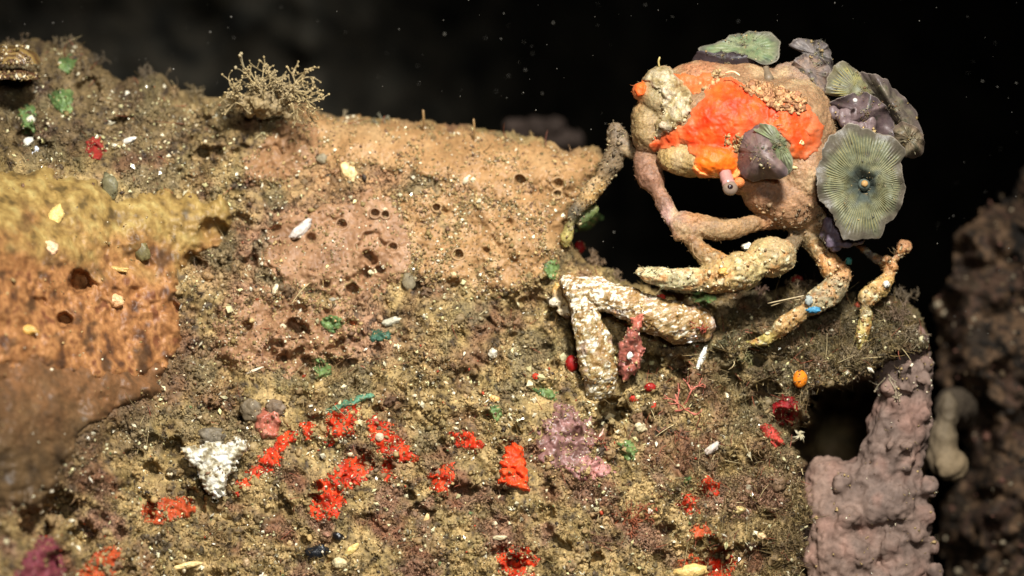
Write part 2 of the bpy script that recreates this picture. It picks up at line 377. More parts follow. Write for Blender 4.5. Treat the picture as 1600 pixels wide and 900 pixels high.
idx = np.arange(GA.size).reshape(GA.shape); k = ok[:-1, :-1] & ok[1:, :-1] & ok[1:, 1:] & ok[:-1, 1:]
q = np.stack([idx[:-1, :-1][k], idx[1:, :-1][k], idx[1:, 1:][k], idx[:-1, 1:][k]], 1)
used = np.unique(q); rem = np.full(GA.size, -1); rem[used] = np.arange(len(used)); q = rem[q]
v = np.stack([GA.ravel()[used], GB.ravel()[used], RD.ravel()[used]], 1)
# run the open border back into the dark so the rock is a solid mass, not a sheet
e = np.concatenate([q[:, [0, 1]], q[:, [1, 2]], q[:, [2, 3]], q[:, [3, 0]]]); key = np.sort(e, 1); kk = key[:, 0].astype(np.int64) * (len(v) + 1) + key[:, 1]
_, inv, cnt = np.unique(kk, return_inverse=True, return_counts=True); be = e[cnt[inv] == 1]
bv = np.unique(be); m2 = {int(x): len(v) + i for i, x in enumerate(bv)}
back = v[bv].copy(); cen = np.array([600, 700]); back[:, :2] += (cen - back[:, :2]) * 0.28; back[:, 2] += 520
skirt = np.array([[x, y, m2[int(y)], m2[int(x)]] for x, y in be])[:, ::-1]
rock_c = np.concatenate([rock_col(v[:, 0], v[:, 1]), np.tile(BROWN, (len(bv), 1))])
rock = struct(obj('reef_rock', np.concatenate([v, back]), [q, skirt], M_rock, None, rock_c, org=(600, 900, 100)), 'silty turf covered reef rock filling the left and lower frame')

# ------------------------------------------------------------------ background: reef far right, dim reef wall behind
A, B = np.meshgrid(np.arange(1380, 1960, 5.0), np.arange(230, 1120, 5.0))
t = sdf([(1600, 262), (1560, 315), (1500, 360), (1478, 430), (1462, 500), (1470, 590), (1500, 640), (1520, 700), (1500, 760), (1470, 800), (1490, 1200), (2100, 1200), (2100, 200)], A, B) + 22 * fbm(A, B, 3.0, 60, 4)
D = 420 - 0.25 * (A - 1450) + 70 * fbm(A, B, 1.0, 120, 4) + 40 * (worley(A, B, 60, 5) - 0.5) + 12 * fbm(A, B, 2.0, 18, 3) + 150 * (1 - sstep(t, -10, 60))
ok = t > -4; idx = np.arange(A.size).reshape(A.shape); k = ok[:-1, :-1] & ok[1:, :-1] & ok[1:, 1:] & ok[:-1, 1:]
q = np.stack([idx[:-1, :-1][k], idx[1:, :-1][k], idx[1:, 1:][k], idx[:-1, 1:][k]], 1); used = np.unique(q); rem = np.full(A.size, -1); rem[used] = np.arange(len(used))
v = np.stack([A.ravel()[used], B.ravel()[used], D.ravel()[used]], 1)
c = colmix(v, [S(26,22,18), S(52,42,32), S(96,74,54), S(40,34,28), S(76,56,44), S(60,48,36)], 60, 2, 1.6)  # dimness of the flash falloff put into the dark albedo
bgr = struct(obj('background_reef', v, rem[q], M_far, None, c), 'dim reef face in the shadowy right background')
kx = rng.choice(len(v), 2600); kx = kx[fbm(v[kx, 0], v[kx, 1], 5.0, 50, 3) > -0.1]; r = rng.gamma(2, 0.9, len(kx)) + 0.8; tones = np.array([S(96,80,60), S(60,48,38), S(100,70,58), S(150,136,112), S(44,38,32)])
gv, gf, gc = many(ICO[0], v[kx] + rng.normal(size=(len(kx), 3)) * [2, 2, 0] + np.array([0, 0, -1.0]), r, tones[rng.integers(0, 5, len(kx))] * rng.uniform(0.5, 1.2, (len(kx), 1)), (0.4, 1.6), 0.35)
so = obj('silt_grains', gv, gf, M_far, bgr, gc); so['kind'] = 'stuff'
A, B = np.meshgrid(np.arange(-800, 3200, 16.0), np.arange(-700, 1400, 16.0))
D = 2000 + np.clip(A - 500, 0, None) * 4.2 + 260 * fbm(A, B, 1.0, 300, 4) + 70 * fbm(A, B, 4.0, 50, 3)
idx = np.arange(A.size).reshape(A.shape); q = np.stack([idx[:-1, :-1], idx[1:, :-1], idx[1:, 1:], idx[:-1, 1:]], -1).reshape(-1, 4)
v = np.stack([A.ravel(), B.ravel(), D.ravel()], 1)
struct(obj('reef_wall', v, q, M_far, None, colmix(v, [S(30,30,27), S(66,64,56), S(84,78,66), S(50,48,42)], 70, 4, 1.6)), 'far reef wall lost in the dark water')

# ------------------------------------------------------------------ TURF, SILT AND GRAINS on the rock (uncountable)
SPONGES_KEEP = []      # polygons where little silt lies
def place(n, dens, r=rng):
    a = r.uniform(-150, 1455, n * 4); b = r.uniform(60, 960, n * 4)
    x = np.clip(((a + 220) / AST).astype(int), 0, RD.shape[1] - 1); y = np.clip(((b - 20) / AST).astype(int), 0, RD.shape[0] - 1)
    p = dens(a, b) * (rt[y, x] > 2) * (hol[y, x] < 0) ; kpt = r.uniform(0, 1, len(a)) < p
    a, b = a[kpt][:n], b[kpt][:n]; return a, b
SMOOTH = [[(470,166),(520,184),(640,190),(760,205),(850,222),(888,241),(930,236),(940,250),(918,290),(892,325),(882,380),(850,400),(838,345),(790,322),(740,300),(690,285),(600,262),(510,262),(470,230)],
          [(400,395),(430,345),(520,318),(580,300),(630,322),(650,368),(640,425),(600,455),(540,470),(470,450),(430,440)],
          [(380,250),(430,195),(478,176),(500,205),(500,255),(440,292),(390,285)],
          [(620,300),(700,290),(790,318),(850,345),(868,400),(850,440),(800,462),(720,452),(650,430),(625,370)],
          [(330,500),(420,455),(545,470),(560,520),(535,560),(450,585),(340,570)]]
def clear_of(a, b):
    f = np.ones(a.shape)
    for i, P in enumerate(SMOOTH): f *= 1 - (0.93, 0.95, 0.9, 0.86, 0.7)[i] * sstep(sdf(P, a, b) + 10 * fbm(a, b, 2.0, 25, 2), -6, 12)
    f *= 1 - 0.985 * sstep(sdf(YELLOW, a, b), -6, 6); f *= 1 - 0.985 * sstep(sdf(LUMP, a, b), -6, 6); return f
turf_n = lambda a, b: np.clip(0.4 + 1.6 * fbm(a, b, 31.0, 45, 3) + 0.8 * fbm(a, b, 32.0, 150, 2), 0.03, 1)
# soft clumps of turf
def clumps(n, tm, lo, hi, dens, nz):
    a, b = place(n, dens); r = rng.uniform(lo, hi, len(a)) * rng.uniform(0.6, 1.15, len(a)); pos = np.stack([a, b, rockd(a, b) - 0.05 * r], 1)
    cc = rock_col(a, b) * rng.uniform(0.85, 1.2, (len(a), 1)) * (1 + rng.uniform(-0.04, 0.04, (len(a), 3)))
    v, f, c = many(tm, pos, r, cc, (0.55, 1.25), 0.0)
    v = v + np.stack([perlin(v[:, 0] / nz + 9, v[:, 1] / nz, v[:, 2] / nz), perlin(v[:, 0] / nz, v[:, 1] / nz + 7, v[:, 2] / nz), perlin(v[:, 0] / nz, v[:, 1] / nz, v[:, 2] / nz + 5)], 1) * nz * 1.05
    return v, f, c
k1 = clumps(700, ICO[2], 4, 10, lambda a, b: clear_of(a, b) * np.clip(0.1 + 1.6 * fbm(a, b, 33.0, 70, 2), 0.02, 1) * np.where(b < 430, 0.35, 1) * rough_at(a, b) ** 2, 5)
k2 = clumps(3200, ICO[1], 2.5, 6, lambda a, b: clear_of(a, b) * np.clip(0.25 + 1.6 * fbm(a, b, 34.0, 50, 2), 0.04, 1) * rough_at(a, b) ** 1.3, 4)
tag(obj('turf_clumps', np.concatenate([k1[0], k2[0]]), np.concatenate([k1[1], k2[1] + len(k1[0])]), M_turf, None, np.concatenate([k1[2], k2[2]]), org=(600, 900, 60)), 'fluffy brown turf clumps all over the reef rock', 'turf', kind='stuff')
# silt grains
a, b = place(13000, lambda a, b: clear_of(a, b) * turf_n(a, b) * (0.35 + 0.65 * rough_at(a, b))); r = rng.gamma(2.0, 0.58, len(a)) + 0.6
cc = rock_col(a, b) * rng.uniform(0.6, 1.45, (len(a), 1)) * np.array([1.04, 1.0, 0.95]); u = rng.uniform(0, 1, len(a))
cc[u < 0.05] = S(214, 196, 160); cc[(u > 0.05) & (u < 0.10)] = DARK; cc[(u > 0.10) & (u < 0.115)] = S(170, 70, 40); cc[(u > 0.115) & (u < 0.12)] = S(96, 116, 70)
v1, f1, c1 = many(ICO[0], np.stack([a, b, rockd(a, b) - r * rng.uniform(0, 1.1, len(a))], 1), r, cc, (0.35, 1.5), 0.4)
a, b = place(40000, lambda a, b: clear_of(a, b) * np.clip(0.5 + 1.5 * fbm(a, b, 36.0, 60, 3), 0.05, 1) + 0.05); r = rng.gamma(2.4, 0.42, len(a)) + 0.5
v2, f2, c2 = many(OCT, np.stack([a, b, rockd(a, b) - r * rng.uniform(0, 1.3, len(a))], 1), r, rock_col(a, b) * rng.uniform(0.5, 1.55, (len(a), 1)))
tag(obj('silt_grains', np.concatenate([v1, v2]), np.concatenate([f1, f2 + len(v1)]), M_turf, None, np.concatenate([c1, c2]), org=(600, 900, 60)), 'fine silt and sand grains lying over the reef rock', 'silt', kind='stuff')
# pale grains, the flash's sparkles painted as near-white colour
a, b = place(7000, lambda a, b: np.clip(clear_of(a, b) + 0.25, 0, 1) * np.clip(0.35 + 1.2 * fbm(a, b, 37.0, 50, 2), 0.03, 1)); r = rng.gamma(1.6, 0.55, len(a)) + 0.45
sp = S(250, 240, 215) * rng.uniform(0.5, 1.0, (len(a), 1)); sp[:, 2] *= rng.uniform(0.6, 1, len(a))
v, f, c = many(OCT, np.stack([a, b, rockd(a, b) - r * 1.4], 1), r, sp, (0.25, 1.9))
tag(obj('sparkle_sand', v, f, M_glint, None, c, False, org=(600, 900, 60)), 'pale sand grains painted bright as sparkles over the reef rock', 'sand', kind='stuff')
# matted fuzz: very fine short hairs standing on the silt
def hairs(P0, N, L, rad, cols, bend=0.6, r=rng):
    n = len(P0); d_ = N + r.normal(size=(n, 3)) * 0.75; d_ /= np.linalg.norm(d_, axis=1)[:, None]; e_ = d_ + r.normal(size=(n, 3)) * bend; e_ /= np.linalg.norm(e_, axis=1)[:, None]
    P1 = P0 + d_ * (L * 0.5)[:, None]; P2 = P1 + e_ * (L * 0.5)[:, None]; U = np.cross(d_, np.array([0.3, 0.5, 0.8])); U /= np.linalg.norm(U, axis=1)[:, None] + 1e-9; V = np.cross(d_, U)
    an = np.arange(3) * 2 * math.pi / 3; ring = np.cos(an)[None, :, None] * U[:, None] + np.sin(an)[None, :, None] * V[:, None]
    v = np.concatenate([P0[:, None] + ring * rad[:, None, None], P1[:, None] + ring * rad[:, None, None] * 0.8, P2[:, None] + ring * rad[:, None, None] * 0.25], 1).reshape(-1, 3)
    b_ = (np.arange(n) * 9)[:, None, None]; i = (np.arange(2) * 3)[None, :, None]; j = np.arange(3)[None, None]; k = (j + 1) % 3
    return v, np.stack(np.broadcast_arrays(b_ + i + j, b_ + i + k, b_ + i + 3 + k, b_ + i + 3 + j), -1).reshape(-1, 4), np.repeat(cols, 9, 0)
a, b = place(42000, lambda a, b: clear_of(a, b) * np.clip(0.3 + 1.1 * fbm(a, b, 43.0, 38, 3) + 0.6 * sstep(a, 980, 1150), 0.03, 1)); L = (rng.gamma(3, 2.1, len(a)) + 2.5) * np.clip(0.8 + 1.4 * fbm(a, b, 44.0, 90, 2) + 0.5 * sstep(a, 1000, 1160), 0.35, 2.2)
cc = rock_col(a, b) * rng.uniform(0.7, 1.6, (len(a), 1)) * (1 + rng.uniform(-0.06, 0.06, (len(a), 3)))
v, q, c = hairs(np.stack([a, b, rockd(a, b) + 0.5 - rng.uniform(0, 4, len(a))], 1), np.array([[0.0, -0.35, -0.9]]), L, rng.uniform(0.35, 0.85, len(a)), cc)
tag(obj('turf_fuzz', v, q, M_fil, None, c, org=(600, 900, 60)), 'fine matted algal fuzz standing on the reef rock', 'algae', kind='stuff')
# short filaments
a, b = place(3600, lambda a, b: clear_of(a, b) * np.clip(0.1 + 0.9 * sstep(a, 850, 1100) * sstep(b, 480, 560) + 0.5 * sstep(rt[np.clip(((b - 20) / AST).astype(int), 0, RD.shape[0] - 1), np.clip(((a + 220) / AST).astype(int), 0, RD.shape[1] - 1)], 40, 5) + 0.4 * fbm(a, b, 41.0, 60, 2), 0.02, 1))
n = len(a); L = rng.gamma(3, 4.0, n) + 5; dirs = rng.normal(size=(n, 3)) * np.array([1, 1, 0.6]) + np.array([0, -0.6, -0.9]); dirs /= np.linalg.norm(dirs, axis=1)[:, None]
curl = rng.normal(size=(n, 3)) * 0.7; s = np.linspace(0, 1, 6)
P = np.stack([a, b, rockd(a, b) + 1], 1)[:, None] + L[:, None, None] * (dirs[:, None] * s[None, :, None] + curl[:, None] * (s ** 2)[None, :, None] * 0.6)
rad = (rng.uniform(0.45, 1.0, n)[:, None] * (1.1 - s * 0.6)[None])
T = np.gradient(P, axis=1); T /= np.linalg.norm(T, axis=2)[..., None]; U = np.cross(T, np.array([0.3, 0.1, 0.95])); U /= np.linalg.norm(U, axis=2)[..., None]; V = np.cross(T, U)
an = np.arange(3) * 2 * math.pi / 3
ring = P[:, :, None] + rad[:, :, None, None] * (np.cos(an)[None, None, :, None] * U[:, :, None] + np.sin(an)[None, None, :, None] * V[:, :, None])
base = (np.arange(n) * 18)[:, None, None]; i = (np.arange(5) * 3)[None, :, None]; j = np.arange(3)[None, None]; k = (j + 1) % 3
q = np.stack(np.broadcast_arrays(base + i + j, base + i + k, base + i + 3 + k, base + i + 3 + j), -1).reshape(-1, 4)
fc = np.where(rng.uniform(0, 1, (n, 1)) < 0.25, S(150, 84, 60)[None], np.where(rng.uniform(0, 1, (n, 1)) < 0.3, S(196, 176, 130)[None], S(118, 98, 60)[None])) * rng.uniform(0.6, 1.2, (n, 1))
tag(obj('filament_turf', ring.reshape(-1, 3), q, M_fil, None, np.repeat(fc, 18, 0), org=(900, 900, 60)), 'short hair-like algae filaments on the reef rock', 'algae', kind='stuff')

#PART2
def dust_on(o, v, n, weight=None, rmax=1.0, tones=None, push=(0, 0, -1)):
    """silt and specks settled on a growth, as one part of it"""
    w_ = np.ones(len(v)) if weight is None else np.clip(weight, 0, None); w_ = w_ * np.clip(0.2 + 1.6 * fbm(v[:, 0], v[:, 1], v[:, 2], 22, 2), 0.02, 1)
    k = rng.choice(len(v), n, p=w_ / w_.sum()); r = (rng.gamma(2.0, 0.5, n) + 0.4) * rmax; p = v[k] + rng.normal(size=(n, 3)) * 0.8 + np.array(push) * r[:, None] * 0.4
    T_ = np.array(tones if tones is not None else [S(236,222,190), BROWN, OLIVE, SILT, SILT]); c_ = T_[rng.integers(0, len(T_), n)] * rng.uniform(0.7, 1.3, (n, 1))
    dv, df, dc = many(OCT, p, r, c_, (0.3, 1.6)); so = obj('silt_dust', dv, df, M_turf, o, dc); so['kind'] = 'stuff'
    hv, hq, hc = hairs(v[k[: n // 2]], np.tile([[0.0, -0.3, -0.8]], (n // 2, 1)), rng.gamma(2.5, 1.2, n // 2) + 1.5, rng.uniform(0.3, 0.6, n // 2), c_[: n // 2] * 0.9)
    so = obj('silt_fuzz', hv, hq, M_fil, o, hc); so['kind'] = 'stuff'

# ================================================================== THE CRAB
FLESH, FLESH2, TANF, ROSE, LEG, CREAM, GOLD, ORG, PALE = S(150,112,80), S(166,122,88), S(182,146,92), S(160,112,82), S(142,104,74), S(196,172,124), S(184,140,86), S(216,140,84), S(205,160,160)
body = [((1150, 196, 5), (140, 84, 100), FLESH), ((1225, 205, 0), (85, 88, 95), FLESH), ((1262, 258, 0), (58, 78, 80), FLESH2), ((1240, 305, -2), (64, 58, 66), FLESH2), ((1275, 345, 8), (40, 28, 40), FLESH2),
        ((1205, 300, -20), (44, 40, 46), ROSE), ((1170, 268, -34), (46, 36, 40), ROSE), ((1037, 150, -8), (42, 46, 46), S(150,130,92)), ((1014, 196, -6), (28, 48, 40), S(150,120,78)),
        ((1078, 246, -34), (52, 32, 46), TANF), ((1112, 248, -52), (48, 33, 42), TANF), ((1150, 136, 26), (90, 40, 60), FLESH), ((1240, 132, 34), (52, 36, 50), S(140,112,96)), ((1100, 125, 10), (60, 30, 50), S(170,110,76)),
        ((1000, 142, -26), (12, 14, 12), S(200,90,40)), ((1215, 340, -6), (26, 18, 24), LEG), ((1200, 345, -22), (16, 12, 14), ORG)]
# near arm: down from the body to the elbow, then across, then the forearm to the pincer
body += chain([(1006, 236, 0, 12), (1010, 254, -12, 18), (1016, 274, -20, 21), (1024, 292, -26, 13), (1027, 298, -28, 10)], S(138,96,74))
body += chain([(1028, 300, -28, 12), (1036, 316, -34, 15), (1044, 332, -40, 14.5)], S(134,94,70)) + chain([(1045, 335, -40, 13.5), (1052, 346, -42, 12.5)], S(206,160,152))
body += [((1070, 353, -48), (25, 22, 22), LEG), ((1086, 343, -56), (13, 10, 11), ORG), ((1062, 366, -54), (14, 12, 12), S(160,112,78)), ((1084, 362, -60), (12, 11, 10), S(170,124,92))]
body += chain([(1092, 354, -48, 19), (1120, 358, -50, 18.5), (1150, 357, -46, 16), (1176, 350, -36, 12), (1186, 347, -30, 8)], S(150,114,78)) + chain([(1190, 345, -24, 13), (1204, 342, -16, 15), (1216, 336, -8, 14)], S(170,118,84))
body += chain([(1074, 364, -50, 14), (1086, 384, -58, 14.5), (1102, 400, -64, 15), (1122, 412, -66, 17)], S(140,104,66)) + [((1082, 374, -64), (8, 7, 8), S(206,140,110))]
# the big pincer lying along the ledge
body += [((1204, 402, -54), (40, 32, 30), S(186,156,106)), ((1226, 398, -48), (18, 24, 22), S(180,140,100))]
body += chain([(1172, 424, -64, 26), (1160, 424, -66, 32), (1140, 429, -66, 30)], S(188,160,108)) + chain([(1138, 428, -66, 29), (1116, 434, -68, 26), (1106, 437, -70, 17)], S(196,152,92))
body += chain([(1102, 438, -70, 12), (1090, 438, -71, 17), (1072, 437, -72, 20), (1042, 435, -74, 17), (1018, 430, -76, 12), (1000, 424, -78, 5)], S(196,176,130))
body += chain([(1222, 394, -44, 14), (1238, 380, -20, 12), (1246, 362, 4, 14)], S(120,98,74))
# far left leg reaching the rock edge
body += chain([(1010, 250, 8, 12), (985, 236, 22, 12), (968, 222, 30, 20), (962, 206, 30, 15)], S(120,98,76)) + chain([(968, 226, 30, 18), (955, 255, 36, 17), (944, 276, 40, 11)], S(128,104,78))
body += chain([(942, 282, 40, 9), (934, 290, 42, 13), (918, 308, 46, 13), (911, 315, 48, 10)], GOLD) + chain([(908, 318, 48, 10), (896, 334, 54, 10), (892, 345, 58, 8)], S(104,92,80)) + chain([(890, 350, 58, 8), (886, 372, 62, 9), (884, 382, 64, 6)], S(168,146,84))
body += chain([(905, 345, 66, 8), (920, 334, 62, 9), (932, 326, 60, 6)], S(92,108,58))
# two rear legs standing on the right of the ledge
body += chain([(1266, 362, 0, 24), (1276, 382, -4, 17), (1290, 402, -10, 15)], S(150,122,84)) + chain([(1290, 402, -10, 16), (1304, 420, -18, 19), (1318, 428, -20, 16)], S(206,150,96))
body += [((1312, 415, -30), (13, 9, 11), ORG), ((1318, 431, -32), (11, 8, 9), ORG)]
body += chain([(1314, 436, -22, 15), (1296, 458, -26, 18), (1276, 470, -30, 17), (1264, 480, -30, 11)], S(172,150,114)) + chain([(1258, 484, -30, 8), (1246, 494, -30, 12), (1222, 512, -28, 13), (1212, 522, -26, 10)], GOLD)
body += chain([(1210, 524, -26, 9), (1196, 530, -20, 11), (1180, 536, -14, 9), (1168, 534, -10, 5)], S(192,166,92))
body += chain([(1280, 352, 26, 16), (1330, 372, 50, 9), (1362, 400, 46, 8), (1384, 412, 36, 12)], S(110,96,84)) + chain([(1384, 410, 34, 13), (1392, 416, 28, 13), (1388, 434, 22, 11)], S(214,150,96))
body += [((1386, 406, 20), (11, 8, 9), ORG), ((1396, 418, 18), (9, 8, 8), ORG)] + chain([(1394, 412, 34, 8), (1404, 398, 36, 7), (1412, 386, 38, 12)], S(176,124,86))
body += chain([(1388, 434, 22, 12), (1376, 448, 14, 15), (1362, 460, 8, 15), (1354, 466, 4, 13)], S(204,162,98)) + chain([(1354, 468, 4, 7), (1352, 484, 0, 6), (1352, 494, -2, 9)], S(110,90,72))
body += chain([(1352, 492, -2, 11), (1350, 510, -4, 13), (1345, 530, -2, 12), (1342, 540, 2, 8)], S(198,170,100))
bv_, bq_, bc_ = union(body, 2.0, 3, ((60, 4.5), (24, 1.6), (9, 1.1), (5, 1.0)), 6, 3)
# encrusted pincer and legs: coarser knobs there
limb = np.clip((bv_[:, 1] - 372) / 20, 0, 1)
bv_[:, 2] -= limb * (2.2 * fbm(bv_[:, 0], bv_[:, 1], bv_[:, 2], 9, 2) + 2.5 * np.clip(perlin(bv_[:, 0] / 7, bv_[:, 1] / 7, bv_[:, 2] / 7), 0, 1))
bc_ = bc_ * (1 + 0.32 * fbm(bv_[:, 0], bv_[:, 1], bv_[:, 2], 22, 3))[:, None]
ol = np.clip(limb * (1.8 * fbm(bv_[:, 0] + 140, bv_[:, 1], bv_[:, 2], 20, 3) - 0.25), 0, 0.8)[:, None]; bc_ = bc_ + (S(196,132,74) - bc_) * ol
bc_ = bc_ * (1 - 0.12 * limb)[:, None]
wl = np.clip(limb * (1.8 * fbm(bv_[:, 0] + 40, bv_[:, 1], bv_[:, 2], 11, 3) - 0.5), 0, 0.85)[:, None]; bc_ = bc_ + (S(226,210,170) - bc_) * wl
dl = np.clip(limb * (1.6 * fbm(bv_[:, 0] - 40, bv_[:, 1], bv_[:, 2], 16, 3) - 0.5), 0, 0.45)[:, None]; bc_ = bc_ + (S(110,80,54) - bc_) * dl
crab = thing('decorator_crab', (1215, 480, 0), 'sponge covered decorator crab with long knobbly legs perched on the right end of the rock', 'crab')
bc_ = bc_ * np.array([0.92, 1.0, 1.02])
pz = np.clip((1 - limb) * (1.3 * fbm(bv_[:, 0] + 70, bv_[:, 1], bv_[:, 2], 46, 3) - 0.1), 0, 0.75)[:, None]; bc_ = bc_ + (S(176,150,112) - bc_) * pz
crab_body = obj('body', bv_, bq_, M_skin, crab, bc_)
fq = bv_[bq_]; fn = np.cross(fq[:, 2] - fq[:, 0], fq[:, 3] - fq[:, 1]); fn /= np.linalg.norm(fn, axis=1)[:, None] + 1e-9; fcn = fq.mean(1)
pw = (0.12 + 1.1 * np.clip(fbm(fcn[:, 0], fcn[:, 1], fcn[:, 2], 26, 2), 0, 1) + 0.25 * (fcn[:, 1] > 372)) * (fcn[:, 2] < 60); kx = rng.choice(len(fcn), 6500, p=pw / pw.sum())
hv, hq, hc = hairs(fcn[kx], fn[kx], rng.gamma(2.0, 0.75, 6500) + 0.8, rng.uniform(0.25, 0.6, 6500), bc_[bq_[kx, 0]] * rng.uniform(0.6, 1.4, (6500, 1)) * np.array([0.95, 1, 0.95]))
o = obj('shell_fuzz', hv, hq, M_fil, crab, hc); o['kind'] = 'stuff'
bodyd = bvh_depth(bv_, bq_)
# orange sponge coat
COATP = [(1008,226),(1030,212),(1064,196),(1080,176),(1092,158),(1100,140),(1118,124),(1140,118),(1158,126),(1176,140),(1200,152),(1226,160),(1252,166),(1268,180),(1276,200),(1270,224),(1262,240),(1246,246),(1236,238),(1228,220),(1206,206),(1180,196),(1164,206),(1152,226),(1156,246),(1160,262),(1148,274),(1124,280),(1102,276),(1086,266),(1080,250),(1082,236),(1072,228),(1040,232),(1020,236)]
v, q, t = patch(bodyd, COATP, 1.5, 4.5, 18, (18, 9), ((40, 2), (9, 0.5), (4, 0.35)), 2, None, 0)
c = colmix(v, [S(208,54,18), S(230,70,22), S(238,92,32)], 30, 5, 1.3); lowlip = np.clip((v[:, 1] - 246) / 22, 0, 1)[:, None] * np.clip(1 - t / 9, 0, 1)[:, None]
lip2 = np.clip((v[:, 1] - 225) / 40, 0, 1)[:, None] * 0.8; c = c + (S(248,130,30) - c) * lip2; c = c + (S(255,196,120) - c) * lowlip
fade = (np.clip(1 - t / 18 + 0.5 * fbm(v[:, 0], v[:, 1], 3.0, 12, 3), 0, 1) * 0.75 * (v[:, 1] < 246))[:, None]; c = c + (S(186,112,70) - c) * fade
obj('sponge_coat', v, q, M_orange, crab, c)
v, q, t = patch(bodyd, [(1086,258),(1096,268),(1112,275),(1130,276),(1148,270),(1158,260),(1164,268),(1150,281),(1128,288),(1106,286),(1090,276),(1080,264)], 1.5, 11, 5, (12, 1.2), ((16, 1),), 9)
obj('sponge_lip', v, q, M_orange, crab, colmix(v, [S(244,120,50), S(250,176,110)], 14, 3))
v, q, t = patch(bodyd, [(1050,112),(1080,118),(1112,112),(1120,124),(1098,142),(1070,146),(1052,134)], 1.8, 5, 8, (14, 5), ((20, 2),), 4)
obj('sponge_coat', v, q, M_orange, crab, colmix(v, [S(196,96,44), S(176,110,66)], 20, 6))
v, q, t = patch(bodyd, [(1232,170),(1262,160),(1282,182),(1290,206),(1276,236),(1258,252),(1240,240),(1262,214)], 1.8, 4, 9, (18, 6), ((20, 2),), 6)
obj('sponge_coat', v, q, M_orange, crab, colmix(v, [S(206,92,44), S(184,106,70)], 20, 6))
v, q, t = patch(bodyd, [(993,128),(1004,124),(1010,136),(1006,150),(996,152),(991,142)], 1.4, 5, 5, (10, 1.5), ((10, 1),), 8)
obj('sponge_coat', v, q, M_orange, crab, colmix(v, [S(226,90,36), S(236,110,50)], 10, 6))
# pale silty crust over the snout
v, q, t = patch(bodyd, [(1000,116),(1022,100),(1048,106),(1070,128),(1082,150),(1080,172),(1066,192),(1044,206),(1026,214),(1022,196),(1034,176),(1036,156),(1026,136),(1006,124)], 1.6, 8, 8, (10, 5), ((14, 3.5), (6, 2.2)), 3)
c = colmix(v, [S(120,100,66), S(160,140,96), S(176,160,128), S(190,170,142)], 14, 8, 1.4); obj('snout_crust', v, q, M_white, crab, c)
# stalked eye under the orange lip
mb = MB(); mb.tube(bezier([(1132, 268, -78), (1135, 278, -88), (1139, 289, -100)], 6), [10, 10.5, 10, 11, 10, 11], S(176, 130, 122), 12); stalk = mb.build('eyestalk', M_eye, crab)
mb = MB(); mb.ball((1141, 294, -103), (12, 11.5, 9), S(132, 112, 96), 3); mb.build('eye', M_eye, stalk)
mb = MB(); mb.ball((1141, 292, -110.5), (4.6, 4.2, 3), S(40, 24, 26), 2); mb.build('pupil', M_eye, stalk)
mb = MB(); mb.ball((1155, 285, -92), (9, 8, 8), S(206, 120, 66), 2, 0.05); mb.build('eye_socket', M_skin, crab)
# silt and rubble caught on the shell
def on_body(n, poly, rlo, rhi, cols, name, m, tm, off=1):
    P = np.array(poly, float); a = rng.uniform(P[:, 0].min() - 6, P[:, 0].max() + 6, n * 3); b = rng.uniform(P[:, 1].min() - 6, P[:, 1].max() + 6, n * 3)
    k = sdf(poly, a, b) + 6 * fbm(a, b, 3.3, 16, 2) > 0; a, b = a[k][:n], b[k][:n]; dd = bodyd(a, b); k = np.isfinite(dd); a, b, dd = a[k], b[k], dd[k]
    r = rng.uniform(rlo, rhi, len(a)) * rng.uniform(0.5, 1, len(a)); cols = np.array(cols); c = cols[rng.integers(0, len(cols), len(a))] * rng.uniform(0.7, 1.25, (len(a), 1))
    return many(tm, np.stack([a, b, dd - r * rng.uniform(-0.2, 0.7, len(a)) - off], 1), r, c, (0.3, 1.5), 0.4)
parts = [on_body(520, [(1030,120),(1060,126),(1082,160),(1070,190),(1040,206),(1022,216),(1030,180),(1036,150)], 1.2, 4.5, [S(150,128,84), S(176,156,104), S(190,176,140), S(120,96,60), S(214,200,160)], '', 0, ICO[0]),
         on_body(420, [(1160,134),(1184,126),(1212,134),(1240,144),(1262,158),(1250,182),(1224,172),(1196,158),(1170,150)], 1.5, 6, [S(160,118,76), S(178,132,90), S(150,104,70), S(196,150,104)], '', 0, ICO[1], 5),
         on_body(160, [(1100,120),(1120,110),(1136,116),(1120,126),(1104,140),(1090,146)], 1.2, 4.5, [S(150,120,80), S(170,140,96)], '', 0, ICO[0]),
         on_body(150, [(1126,212),(1152,202),(1160,214),(1152,240),(1136,236)], 1.2, 4, [S(150,120,76), S(176,150,100), S(130,96,60)], '', 0, ICO[0]),
         on_body(120, [(1200,184),(1222,176),(1232,200),(1216,212)], 1.2, 4, [S(176,110,70), S(160,104,74)], '', 0, ICO[0]),
         on_body(110, [(1005,418),(1060,416),(1130,400),(1230,376),(1236,410),(1160,452),(1060,456)], 1.0, 3.6, [S(206,190,150), S(166,136,92), S(222,206,170), S(140,112,80), S(190,150,100)], '', 0, ICO[0]),
         on_body(140, [(1170,545),(1290,372),(1335,420),(1290,490),(1200,545)], 1.0, 4, [S(170,140,90), S(206,190,150), S(130,96,60), S(196,160,120)], '', 0, ICO[0]),
         on_body(160, [(1330,545),(1370,400),(1425,370),(1420,400),(1370,540)], 1.0, 3.6, [S(170,140,90), S(206,190,150), S(130,96,60)], '', 0, ICO[0]),
         on_body(240, [(935,195),(985,200),(960,280),(880,385),(880,340)], 1.0, 3.6, [S(130,110,80), S(176,160,120), S(90,76,56)], '', 0, ICO[0]),
         on_body(120, [(1180,320),(1320,320),(1320,380),(1200,365)], 1.2, 4.5, [S(130,104,76), S(150,120,84), S(100,84,62)], '', 0, ICO[0])]
V = []; F = []; Cc = []; n = 0
for pv, pf, pc in parts: V.append(pv); F.append(pf + n); Cc.append(pc); n += len(pv)
